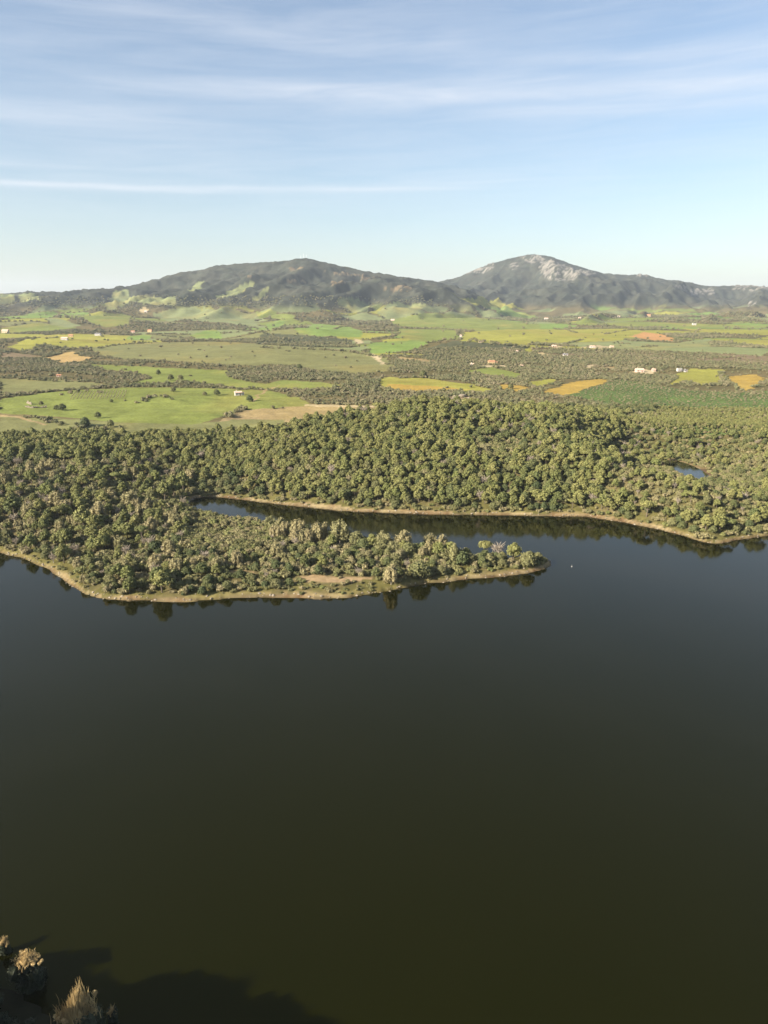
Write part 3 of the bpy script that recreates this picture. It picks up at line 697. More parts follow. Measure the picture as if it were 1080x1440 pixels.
def stuff(name, col, P, S, label, cat):
    """uncountable growth: one object, instances on its own points"""
    P = np.asarray(P, float); n = len(P)
    me = bpy.data.meshes.new(name); me.vertices.add(n); me.vertices.foreach_set('co', P.ravel())
    a = me.attributes.new('siz', 'FLOAT_VECTOR', 'POINT'); a.data.foreach_set('vector', np.asarray(S, np.float32).ravel())
    a = me.attributes.new('rot', 'FLOAT_VECTOR', 'POINT'); rv = np.zeros((n, 3), np.float32); rv[:, 2] = rng.uniform(0, 6.28, n); a.data.foreach_set('vector', rv.ravel())
    me.update(); o = link(name, me); tag(o, label, cat, kind='stuff')
    g = bpy.data.node_groups.new(name, 'GeometryNodeTree'); g.interface.new_socket('Geometry', in_out='INPUT', socket_type='NodeSocketGeometry'); g.interface.new_socket('Geometry', in_out='OUTPUT', socket_type='NodeSocketGeometry')
    gi = g.nodes.new('NodeGroupInput'); go = g.nodes.new('NodeGroupOutput'); ip = g.nodes.new('GeometryNodeInstanceOnPoints')
    ci = g.nodes.new('GeometryNodeCollectionInfo'); ci.inputs[0].default_value = STUFFCOL[col]; ci.inputs[1].default_value = True; ci.inputs[2].default_value = True
    a1 = g.nodes.new('GeometryNodeInputNamedAttribute'); a1.data_type = 'FLOAT_VECTOR'; a1.inputs[0].default_value = 'siz'
    a2 = g.nodes.new('GeometryNodeInputNamedAttribute'); a2.data_type = 'FLOAT_VECTOR'; a2.inputs[0].default_value = 'rot'
    ri = g.nodes.new('FunctionNodeRandomValue'); ri.data_type = 'INT'; ri.inputs[4].default_value = 0; ri.inputs[5].default_value = 40
    g.links.new(gi.outputs[0], ip.inputs['Points']); g.links.new(ci.outputs[0], ip.inputs['Instance']); ip.inputs['Pick Instance'].default_value = True
    g.links.new(ri.outputs[2], ip.inputs['Instance Index']); g.links.new(a2.outputs[0], ip.inputs['Rotation']); g.links.new(a1.outputs[0], ip.inputs['Scale'])
    g.links.new(ip.outputs[0], go.inputs[0])
    md = o.modifiers.new('scatter', 'NODES'); md.node_group = g
    return o

# --- where plants stand
def ingrid(y0, y1, sp, over=0.12):
    """jittered grid over the part of the land the camera's fan covers"""
    ys = np.arange(y0, y1, sp); out = []
    for yy in ys:
        hw = (0.56+over)*yy*1.04+10; xs = np.arange(-hw, hw, sp)
        out.append(np.stack([xs, np.full_like(xs, yy)], 1))
    P = np.concatenate(out); P += rng.uniform(-0.48, 0.48, P.shape)*sp
    return P
P = ingrid(225, 640, 2.8)
x, y = P[:, 0], P[:, 1]
z = height(x, y); d = shore(x, y); pd = pondd(x, y)
_, cl_ = cover(x, y, z)
ppx, ppy, dep = proj(x, y, z)
keep = (d > 1.2) & (pd > 1.5) & ~((y > 430) & (ppy+9*fbm(x/22, y/30, 205, 3) < np.interp(ppx, [-200, 0, 70, 130, 270, 300, 400, 450, 490, 540, 600, 640], [612, 612, 612, 608, 613, 608, 602, 594, 584, 578, 572, 560])))
mf = fbm(x/55, y/55, 201, 3); mg = fbm(x/16, y/16, 202, 2); u = rng.uniform(0, 1, len(x))
pen = (y < np.interp(ppx, [0, 258, 264, 295, 450, 650, 745, 2000], [0, 0, 353, 343, 320, 299, 299, 0])) & (ppx > 262)      # the peninsula proper
left = (ppx <= 268) & (y < 420) ; leftback = (ppx <= 268) & (y >= 420)
right = (ppx > 860+40*mf) & (~pen)
kind = np.full(len(x), 'shrub', dtype=object); size = np.ones(len(x)); alive = keep.copy()
for i in range(len(x)):
    if not alive[i]: continue
    c = cl_[i]
    if c in (0, 2):
        alive[i] = u[i] < (0.16 if pen[i] else 0.05); size[i] = 0.6; continue
    if c == 5 or d[i] < 2.4:
        if d[i] > 1.9 and u[i] < .7 and mg[i] > -.3: kind[i] = 'shrub'; size[i] = .5+.45*rng.random(); continue
        alive[i] = u[i] < 0.42; kind[i] = 'shrub'; size[i] = 0.30+0.35*rng.random(); continue
    r = rng.random()
    if c == 3:
        kind[i] = 'pine' if r < .5 else 'shrub'; size[i] = 0.38+.14*r if r < .5 else 1.0; continue
    if y[i] > 615:
        kind[i] = 'oak' if r < .5 else 'shrub'; size[i] = 0.7+0.5*rng.random(); continue
    if 262 < ppx[i] < 350 and d[i] < 20 and y[i] > 345: kind[i] = 'shrub' if r < .8 else 'oak'; size[i] = .8+.5*rng.random(); continue
    if d[i] < 9 and not pen[i] and not left[i]:
        kind[i] = ('shrub' if r < .3 else 'oak' if r < .5 else 'pine'); size[i] = {'shrub': 1.0, 'oak': 1.1, 'pine': 1.0}[kind[i]]*(0.7+.4*rng.random())
        if d[i] < 5.5: kind[i] = 'shrub' if r < .75 else 'oak'; size[i] = .85+.4*rng.random() if kind[i] == 'shrub' else .75+.3*rng.random()
        alive[i] = u[i] < .92; continue
    if 408 < ppx[i] < 536 and 814 < ppy[i] and pen[i]: kind[i] = 'shrub'; size[i] = .4+.5*rng.random(); alive[i] = u[i] < .75; continue
    if pen[i]:
        t = np.interp(ppx[i], [262, 400, 520, 650, 760], [345, 300, 290, 277, 270]); nshore = y[i] > t-14 
        if ppx[i] > 640: kind[i] = 'oak' if r < .48 else 'pine' if r < .70 else 'shrub'; size[i] = .9+.4*rng.random()-(.15 if kind[i] == 'pine' else 0)
        elif nshore and ppx[i] > 510: kind[i] = 'tamarisk' if r < .38 else 'oak' if r < .8 else 'pine'; size[i] = (1.25 if kind[i] == 'oak' else .85)+.3*rng.random()
        elif nshore and ppx[i] > 380: kind[i] = 'tamarisk' if r < .32 else 'oak' if r < .55 else 'shrub'; size[i] = .8+.25*rng.random() if kind[i] == 'tamarisk' else 1.0
        elif nshore: kind[i] = 'shrub' if r < .55 else 'oak' if r < .8 else 'tamarisk'; size[i] = .65+.35*rng.random()
        else:
            kind[i] = 'oak' if r < .22+.15*mf[i] else 'shrub' if r < .89 else 'pine' if r < .93 else 'bare' if r < .98 else 'tamarisk'; size[i] = .55+.55*rng.random()
            if kind[i] == 'shrub': size[i] *= 1.25
        if d[i] < 9: kind[i] = 'shrub' if r < .7 else 'oak'; size[i] = .6+.5*rng.random()
        if kind[i] == 'shrub': size[i] *= 1.25
        if ppx[i] < 380 and ppy[i] < 775: kind[i] = 'shrub'; size[i] = .75+.55*rng.random()+.35*(ppy[i] > 750)
        alive[i] = u[i] < (.93 if ppx[i] < 510 else .99); continue
    if left[i]:
        kind[i] = 'pine' if r < .10+.35*max(mf[i], 0)+.05*(mg[i] > .2) else 'oak' if r < .30 else 'bare' if r > .955 else 'tamarisk' if r > .90 else 'shrub'
        size[i] = .45+.85*rng.random()**1.6
        if kind[i] == 'shrub': size[i] *= 1.45
        alive[i] = u[i] < .9; continue
    if leftback[i]:
        kind[i] = 'pine' if r < .38+.2*mf[i] else 'oak' if r < .62 else 'shrub'; size[i] = .75+.42*rng.random(); alive[i] = u[i] < .78; continue
    if pd[i] < 34 and y[i] < PY.mean()+4 and abs(x[i]-PX.mean()) < 34:
        kind[i] = 'shrub' if r < .7 else 'oak'; size[i] = .7+.5*rng.random() if kind[i] == 'shrub' else .55+.3*rng.random(); continue
    if right[i]:
        kind[i] = 'pine' if r < .13 else 'oak' if r < .32 else 'bare' if r > .965 else 'shrub'; size[i] = .5+.42*rng.random()
        if kind[i] == 'shrub': size[i] *= 1.35
        alive[i] = u[i] < .86; continue
    # hillside wood
    bare = math.exp(-((ppx[i]-715)/55)**2-((ppy[i]-628)/20)**2)
    if r < bare*.9: kind[i] = 'shrub'; size[i] = .9+.4*rng.random()
    else:
        kind[i] = 'pine' if r < .66 else 'oak' if r < .84 else 'shrub' if r < .975 else 'bare'; size[i] = (.50+.62*rng.random()**1.5) if kind[i] == 'pine' else .9+.4*rng.random()
        alive[i] = u[i] < .92
rr_ = rng.random(len(x))
for i in np.where(alive)[0]:      # a few flat-topped pines among the rest
    if kind[i] == 'pine' and rr_[i] < .07: kind[i] = 'umbrella'
idx = np.where(alive)[0]
plants = [dict(x=x[i], y=y[i], z=z[i], k=kind[i], s=size[i]*(.72 if pen[i] or left[i] else .79), px=ppx[i], py=ppy[i], dep=dep[i]) for i in idx]
def add_plant(px, py, k, s, **kw):
    X_, Y_ = hit([px], [py]); Z_ = float(height(X_, Y_)[0]); dd = proj(X_, Y_, Z_)[2][0]
    plants.append(dict(x=X_[0], y=Y_[0], z=Z_, k=k, s=s, px=px, py=py, dep=dd, must=True, **kw))
def clear(px, py, rad):
    X_, Y_ = hit([px], [py])
    for p in plants:
        if not p.get('must') and (p['x']-X_[0])**2+(p['y']-Y_[0])**2 < rad*rad: p['dead'] = True
# those that stand out in the photograph
special = [
 (722,788,'pine',.95,'broad domed green pine near the tip of the peninsula, largest crown there'),
 (682,776,'umbrella',.80,'domed olive pine in the back row, left of two pale trees near the tip'),
 (742,796,'oak',1.15,'dark green rounded tree last before the bare tip of the peninsula'),
 (700,780,'bare',1.25,'grey half-bare tree between two domed pines near the peninsula tip'),
 (650,795,'oak',1.1,'round green tree with a dark gap at its right near the tip'),
 (620,777,'tamarisk',.9,'last feathery pale tree of the inlet row towards the tip'),
 (604,775,'tamarisk',.95,'broad golden feathery tree in the inlet row, wide as tall'),
 (566,776,'tamarisk',1.05,'tall feathery tree in the middle of the inlet row'),
 (540,774,'tamarisk',1.0,'olive feathery tree beside the bare trunk in the inlet row'),
 (478,766,'tamarisk',1.15,'tallest pale feathery tree standing against the dark inlet water'),
 (450,762,'tamarisk',1.05,'pale feathery tree just left of the tallest one by the inlet'),
 (420,756,'tamarisk',1.0,'brownish feathery tree at the left end of the inlet row'),
 (502,770,'oak',1.3,'grey-green leafy tree in the gap of the inlet row'),
 (550,822,'tamarisk',.85,'pale spreading willow right of the sandy clearing'),
 (590,812,'oak',1.35,'dark green oak with deep shade right of the pale willow'),
 (228,833,'pine',1.0,'single pine closest to the water on the south shore'),
 (118,745,'pine',1.15,'large pine in the wood at the left end of the peninsula'),
 (20,725,'pine',1.25,'tall dark pine at the left edge of the picture'),
 (185,715,'tamarisk',1.2,'tall tan feathery tree in the middle of the left wood'),
 (245,700,'pine',1.35,'tall dark pine at the head of the inlet'),
 (232,704,'pine',1.2,'dark pine left of the tallest one at the inlet head'),
 (258,690,'pine',1.2,'dark pine behind the inlet head under the hillside'),
 (909,727,'umbrella',1.0,'bright green domed pine alone on the right shore'),
 (930,655,'pine',1.0,'dark pine beside the pond at its left end'),
 (942,650,'pine',.85,'second dark pine at the pond, nearer the water'),
 (968,675,'shrub',1.4,'orange-green bush standing in front of the pond'),
 (985,757,'shrub',1.3,'yellow-green bush at the point of the right shore'),
 (1070,735,'pine',1.0,'pine with a dark shadow at the right edge near the shore'),
 (88,577,'oak',1.2,'round dark tree at the right end of the ruin in the green field'),
 (80,576,'oak',.9,'smaller bush touching the round dark tree in the green field'),
 (58,570,'oak',.8,'low dark bush left of the round tree in the green field'),
 (138,588,'oak',1.1,'lone round tree with a long shadow in the green field'),
 (120,600,'oak',1.4,'large dark tree in the hedge below the green field'),
 (156,601,'oak',1.1,'round tree at the right end of the hedge below the field'),
 (157,566,'oak',.6,'small bush on the near edge of the vineyard'),
 (351,565,'oak',1.15,'round dark bush just right of and below the white farmhouse'),
 (305,556,'oak',1.2,'dark bush left of the white farmhouse'), (288,556,'oak',.8,'small bush leftmost of those beside the white farmhouse'),
 (244,551,'oak',1.1,'dark oval clump in the middle of the left field'),
 (223,527,'oak',1.2,'dark clump at the top of the green strip'), (240,535,'oak',1.5,'broad dark clump in the green strip'), (254,535,'oak',1.2,'clump right of the broad dark one in the green strip'),
 (421,519,'oak',1.4,'tree clump standing out in the large olive field'),
 (595,531,'oak',1.6,'dark tree at the far edge of the yellow field'), (718,547,'oak',1.2,'green round tree dividing two small ochre fields'),
]
for s in special:
    clear(s[0], s[1], 3.2 if s[1] > 620 else 0); add_plant(s[0], s[1], s[2], s[3]*1.0, label=s[4])
plants = [p for p in plants if not p.get('dead')]
# nominal heights to rank by apparent size
HT = {'pine': 9, 'umbrella': 9, 'oak': 5.5, 'tamarisk': 10, 'shrub': 2.6, 'bare': 5.5}
for p in plants:
    p['app'] = HT[p['k']]*p['s']/p['dep']*FPX
    tx, ty, _ = proj(p['x'], p['y'], p['z']+HT[p['k']]*p['s']*.6)
    p['in'] = (-6 < tx < 1086) and not p.get('skip'); p['tx'] = float(tx); p['ty'] = float(ty)
ORD = ['leftmost', 'second', 'third', 'fourth', 'fifth', 'sixth', 'seventh', 'eighth', 'ninth', 'tenth', 'eleventh', 'twelfth', 'thirteenth', 'fourteenth', 'fifteenth', 'sixteenth', 'seventeenth', 'eighteenth', 'nineteenth', 'twentieth']
KN = {'pine': ('pine_tree', 'pine tree', 'round-crowned pine'), 'umbrella': ('umbrella_pine', 'umbrella pine', 'flat-topped pine'), 'oak': ('evergreen_oak', 'oak tree', 'dark bushy oak'),
      'tamarisk': ('tamarisk_tree', 'tamarisk tree', 'pale feathery tamarisk'), 'shrub': ('shrub', 'shrub', 'low shrub'), 'bare': ('bare_tree', 'bare tree', 'grey leafless tree')}
def place(p):
    a, b = p['px'], p['py']
    if b > 690 and a > 262 and a < 780 and p['y'] < 335:
        if b > 825: return 'on the south shore, '+('left part' if a < 400 else 'right part')
        if a > 640: return 'near the peninsula tip'
        if a > 520: return 'on the peninsula right of the clearing'
        if a > 400: return 'on the peninsula around the clearing'
        if b > 790: return 'on the peninsula left of the clearing'
        if b > 755: return 'in the middle of the peninsula wood'
        return 'by the inlet, left half'
    if a <= 268 or p['y'] < 335:
        c = 'left edge' if a < 70 else 'centre' if a < 170 else 'right part'
        r = 'nearest the water' if b > 790 else 'lower rows' if b > 745 else 'middle rows' if b > 705 else 'upper rows' if b > 665 else 'below the fields'
        return 'in left wood %s, %s' % (c, r)
    if a > 860:
        r = 'by the right shore' if b > 715 else 'below the pond' if b > 672 else 'beyond the pond'
        return r+(' right' if a > 970 else ' left')
    c = 'far left' if a < 380 else 'left' if a < 500 else 'middle' if a < 620 else 'right' if a < 740 else 'far right'
    r = 'along the inlet bank' if b > 700 else 'low' if b > 675 else 'midway up' if b > 645 else 'high' if b > 615 else 'at the top'
    return 'on the hillside wood %s, %s' % (c, r)
stuff_pts = {}
for k in HT:
    ps = sorted([p for p in plants if p['k'] == k], key=lambda p: (-1e6 if p.get('must') else 0)-(p['app'] if p['in'] else 0))
    cap = {'pine': 280, 'umbrella': 60, 'oak': 280, 'tamarisk': 80, 'shrub': 280, 'bare': 60}[k]
    ind = [p for p in ps[:cap] if p['in']]; rest = [p for p in ps if p not in ind] if len(ps) < 500 else [p for p in ps[cap:]]+[p for p in ps[:cap] if not p['in']]
    cells = {}
    for p in ind:
        if 'label' not in p: cells.setdefault(place(p), []).append(p)
    for c, q in cells.items():
        q.sort(key=lambda p: p['tx'])
        rows_ = [q[i::max(1, math.ceil(len(q)/20))] for i in range(max(1, math.ceil(len(q)/20)))] if len(q) > 20 else [q]
        q2 = []
        if len(q) > 20:          # split a crowded place into its front and its back
            q.sort(key=lambda p: p['ty']); m = math.ceil(len(q)/math.ceil(len(q)/20)); rows_ = [q[i:i+m] for i in range(0, len(q), m)]
        nm = ['back', 'middle', 'front'] if len(rows_) == 3 else ['back', 'front'] if len(rows_) == 2 else ['rearmost', 'upper', 'central', 'lower', 'foremost', 'bottom', 'edge', 'shore']
        for ri, row in enumerate(rows_):
            row.sort(key=lambda p: p['tx'])
            for i, p in enumerate(row):
                tone = nm[ri]+' row ' if len(rows_) > 1 else ''
                if len(row) == 1: p['label'] = '%s%s %s' % (tone, KN[k][2], c)
                else: p['label'] = '%s %s%s %s' % (ORD[min(i, 19)]+('' if i == 0 else ' from left'), tone, KN[k][2], c)
    for p in ind:
        cm_, tm_, one = PROTO[k][int(rng.integers(len(PROTO[k])))]
        if tm_ is None:
            o = link(KN[k][0], one)
        else:
            o = link(KN[k][0], None); o.empty_display_size = 1
            link('crown', cm_, o); link('trunk', tm_, o)
        o.location = (p['x'], p['y'], p['z']-.1); o.rotation_euler = (0, 0, rng.uniform(0, 6.28)); s = p['s']; o.scale = (s*rng.uniform(.9, 1.15), s*rng.uniform(.9, 1.15), s*rng.uniform(.9, 1.1))
        tag(o, p['label'], KN[k][1], {'pine': 'pines of the lakeside woods', 'umbrella': 'flat-topped pines', 'oak': 'evergreen oaks and bushes', 'tamarisk': 'feathery trees by the water', 'shrub': 'shrubs of the shore and woods', 'bare': 'leafless grey trees'}[k])
    if rest: stuff_pts[k] = rest
SN = {'pine': ('pine_wood', 'olive green pines of the hillside wood beyond those set apart', 'wood'), 'umbrella': ('umbrella_pine_wood', 'flat-topped pines far back in the wood', 'wood'),
      'oak': ('oak_scrub', 'dark bushy oaks growing thickly between the pines', 'wood'), 'shrub': ('undergrowth', 'low olive and brown shrubs filling the gaps of the woods', 'undergrowth'),
      'tamarisk': ('tamarisk_thicket', 'pale feathery trees scattered through the left wood', 'wood'), 'bare': ('bare_thicket', 'grey leafless trees among the shrubs', 'wood')}
for k, q in stuff_pts.items():
    n = len(q); S = np.array([[p['s']]*3 for p in q])*rng.uniform(.88, 1.14, (n, 3))
    stuff(SN[k][0], k, [(p['x'], p['y'], p['z']-.1) for p in q], S, SN[k][1], SN[k][2])
print('plants', len(plants), {k: len(v) for k, v in stuff_pts.items()})

# --- hedges, thickets and scrub on the plain behind
P1 = ingrid(640, 1250, 4.7, .05); P2 = ingrid(1250, 2000, 7.8, .03); P3 = ingrid(2000, 3600, 15, .02)
P = np.concatenate([P1, P2, P3]); x, y = P[:, 0], P[:, 1]; z = height(x, y); _, c = cover(x, y, z)
u = rng.random(len(x)); mf = fbm(x/70, y/50, 301, 3)
s = np.where(y < 1250, .58, np.where(y < 2000, .85, 1.2))*(.7+.6*rng.random(len(x)))*(1+.35*np.clip(mf, -1, 1))
belt = fbm(x/150, y/75, 303, 3)
ok = ((c == 1) & (u < np.where(belt+.25*mf > -.07, .95, .13))) | ((c == 3) & (u < .85)) | ((c == 0) & (u < .005))
s = np.where(c == 3, s*.55, s)
ok &= (z < 140)
pts_ = [(x[ok], y[ok], z[ok], s[ok])]
def hedge(line, sz=.8, gap=4.0, wid=2.0):
    X_, Y_ = hit([p[0] for p in line], [p[1] for p in line])
    for i in range(len(line)-1):
        l = math.hypot(X_[i+1]-X_[i], Y_[i+1]-Y_[i]); n = max(2, int(l/gap)); t = rng.random(n)
        hx = X_[i]+(X_[i+1]-X_[i])*t+rng.normal(0, wid, n); hy = Y_[i]+(Y_[i+1]-Y_[i])*t+rng.normal(0, wid, n)
        pts_.append((hx, hy, height(hx, hy), sz*rng.uniform(.6, 1.25, n)))
for h in ([(0,558),(30,556),(60,552),(100,548),(150,545),(200,541),(262,539)], [(180,506),(250,511),(330,517),(380,521)], [(83,556),(100,553),(118,551)], [(195,567),(208,560),(222,557),(240,559)],
          [(270,541),(300,543),(315,545)], [(320,546),(332,545)], [(345,571),(335,579),(322,585),(310,590)], [(35,587),(60,590),(95,597),(130,599)], [(100,604),(170,603)],
          [(25,533),(70,536),(120,537)], [(45,478),(80,474)], [(645,474),(670,480),(690,481)], [(600,461),(640,464),(660,467)], [(780,462),(810,468)], [(790,485),(820,478)],
          [(865,483),(890,484)], [(903,488),(925,487)], [(800,515),(830,510)], [(1000,540),(1040,546)], [(1012,522),(1016,535)], [(850,470),(900,463)], [(470,463),(500,457),(560,462)], [(950,480),(1000,474)],
          [(140,490),(150,487),(200,483)], [(360,489),(460,492),(540,503)], [(205,470),(235,473),(262,476)], [(560,532),(600,530),(660,536)], [(700,550),(760,552)], [(850,532),(880,533)]):
    hedge(h)
x = np.concatenate([p[0] for p in pts_]); y = np.concatenate([p[1] for p in pts_]); z = np.concatenate([p[2] for p in pts_]); s = np.concatenate([p[3] for p in pts_])
S = s[:, None]*rng.uniform(.75, 1.25, (len(s), 3))
stuff('distant_scrub', 'far', np.stack([x, y, z-.3], 1), S, 'dark scrub, thickets and hedges spread over the plain behind the lake', 'scrub')
print('far', len(x))

# --- stones along the water's edge
STUFFCOL['stone'] = bpy.data.collections.new('stone_models')
stone_m = leafmat('shore_stone', [(0, (.15, .125, .09)), (.5, (.22, .185, .135)), (1, (.31, .265, .20))], .2)
def boulder(seed, fine=False):
    r = np.random.default_rng(seed); Vs, Fs = ICO2 if fine else (ICO_V, ICO_F)
    if fine: Vs, Fs = subdiv(Vs, Fs)
    q = Vs*(1+r.uniform(-.22, .22, (len(Vs), 1)) if not fine else 1+.22*fbm(Vs[:, 0]*1.6+seed, Vs[:, 1]*1.6+Vs[:, 2], seed, 3)[:, None])
    return mesh('stone', q*np.array([1, .8, .6]), Fs, stone_m)
for v in range(4): STUFFCOL['stone'].objects.link(bpy.data.objects.new('stone_model', boulder(v)))
e = main_poly; t = []
for a, b in zip(e, np.roll(e, -1, 0)):
    if a[1] > 470 or abs(a[0]) > 420 or np.hypot(*(b-a)) > 40: continue
    l = np.hypot(*(b-a))
    for _ in range(int(l*2.2)+1):
        p = a+(b-a)*rng.random()+rng.normal(0, 1.1, 2); t.append((p[0], p[1]))
t = np.array(t); tz = np.maximum(height(t[:, 0], t[:, 1]), -.1); m = (shore(t[:, 0], t[:, 1]) > -.6) & (shore(t[:, 0], t[:, 1]) < 3.5); t = t[m]; tz = tz[m]
S = (0.13+0.50*rng.random(len(t))**4)[:, None]*rng.uniform(.7, 1.3, (len(t), 3))
stuff('shore_stones', 'stone', np.stack([t[:, 0], t[:, 1], tz], 1), S, 'pale stones strewn along the dry water margin', 'stones')

# --- near bank at the bottom left: dark trees, sunlit tops
tall = []
def cast(px, py, top, k, sc_):      # a bank tree whose shadow ends at that spot on the water
    X_, Y_ = on_plane(float(px), float(py)); q = top/math.tan(R(SUN_EL)); return (X_-LDIR[0]*q, Y_-LDIR[1]*q, top, k, sc_)
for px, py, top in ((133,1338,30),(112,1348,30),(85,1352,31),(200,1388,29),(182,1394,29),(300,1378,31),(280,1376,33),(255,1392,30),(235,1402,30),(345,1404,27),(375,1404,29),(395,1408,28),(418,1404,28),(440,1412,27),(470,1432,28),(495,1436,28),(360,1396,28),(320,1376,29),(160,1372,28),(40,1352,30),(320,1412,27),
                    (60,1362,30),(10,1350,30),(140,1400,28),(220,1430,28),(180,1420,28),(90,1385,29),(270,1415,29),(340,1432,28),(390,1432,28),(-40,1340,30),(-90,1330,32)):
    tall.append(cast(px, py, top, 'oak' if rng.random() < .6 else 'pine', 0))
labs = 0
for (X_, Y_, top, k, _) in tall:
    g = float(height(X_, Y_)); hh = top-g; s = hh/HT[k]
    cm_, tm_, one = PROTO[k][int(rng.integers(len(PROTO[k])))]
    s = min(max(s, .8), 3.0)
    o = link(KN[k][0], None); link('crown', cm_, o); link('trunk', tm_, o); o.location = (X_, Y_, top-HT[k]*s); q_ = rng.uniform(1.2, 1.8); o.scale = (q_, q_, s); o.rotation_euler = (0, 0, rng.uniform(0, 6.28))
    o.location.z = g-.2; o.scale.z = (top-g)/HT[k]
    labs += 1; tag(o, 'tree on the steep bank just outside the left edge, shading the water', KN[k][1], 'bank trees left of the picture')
def plumes(px, py, zt, h, wdt, n, seed, name, label, cat):
    """a bushy crown of fine upright shoots"""
    X_, Y_ = on_plane(float(px), float(py), zt); g = float(height(X_, Y_)); r = random.Random(seed)
    o = link(name, None, loc=(X_, Y_, g-.2)); m = MB()
    H = zt-g
    L_ = []
    for _ in range(26):
        a = r.gauss(0, .42)*wdt; q = math.exp(-(a/(wdt*.5))**2); L_.append((a, r.gauss(0, .3)*wdt, H-h*.9+q*h*.45*r.uniform(.4, 1.1), wdt*.11, wdt*.11, h*.12))
    cv, cf = crown(L_, .09, 3600, seed, core=.5)
    m.v += cv; m.f += cf
    for _ in range(n):
        a = r.gauss(0, .36)*wdt; b = r.gauss(0, .30)*wdt; q = math.exp(-(a/(wdt*.3))**2); t = H-h*.6+(.15+.85*q)*h*r.uniform(.4, .8)
        m.tube([(a, b, H-h), (a+r.uniform(-.15, .15), b, (H-h+t)/2), (a+r.uniform(-.35, .35), b+r.uniform(-.2, .2), t)], [.05, .045, .012], 3)
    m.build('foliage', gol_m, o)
    L2 = [(r.uniform(-1, 1)*wdt*.8, r.uniform(-1, 1)*wdt*.6, H*r.uniform(.15, .75)-h*.25, wdt*.42, wdt*.42, H*.22) for _ in range(12)]
    lv, lf = crown(L2, .16, 2200, seed+40, core=.8); link('lower_foliage', mesh('lower_foliage', lv, lf, bank_shade_m), o)  # lower crown in the leaf colour darkened for shade
    tk = MB()
    for q in range(4): tk.tube([(0, 0, -.3), (r.uniform(-.4, .4)*wdt, r.uniform(-.3, .3)*wdt, H-h*.5)], [.14, .05], 5)
    tk.build('stem', bark, o)
    return tag(o, label, cat)
plumes(104, 1394, 12.5, 4.2, 2.8, 460, 1, 'sunlit_bush', 'golden plume-shaped bush catching the sun on the dark near bank', 'bush')
plumes(36, 1342, 6.0, 1.1, 2.2, 170, 2, 'sunlit_bush', 'flat row of sunlit shoots above the golden bush at left edge', 'bush')
plumes(4, 1316, 3.5, 1.4, .8, 30, 3, 'sunlit_bush', 'tiny sunlit tuft topmost at the left edge near the water', 'bush')
plumes(156, 1412, 4.0, 1.6, .7, 30, 4, 'sunlit_bush', 'small sunlit sprig just right of the golden bush', 'bush')
nb_pts = []
for _ in range(1300):
    a, b = rng.uniform(-130, -8), rng.uniform(20, 125)
    dd = float(shore(a, b))
    if dd > .6: nb_pts.append((a, b, float(height(a, b))-.2))
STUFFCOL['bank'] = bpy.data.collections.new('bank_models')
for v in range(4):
    r = np.random.default_rng(v); cv, cf = crown(lobes_for('shrub', r), .2, 900, v+3); STUFFCOL['bank'].objects.link(bpy.data.objects.new('bank_model', mesh('bank_bush', cv, cf, bank_shade_m)))
stuff('bank_scrub', 'bank', nb_pts, rng.uniform(.5, 1.0, (len(nb_pts), 1))*np.ones((1, 3)), 'scrub coloured dark for shade, covering the near bank at bottom left', 'scrub')

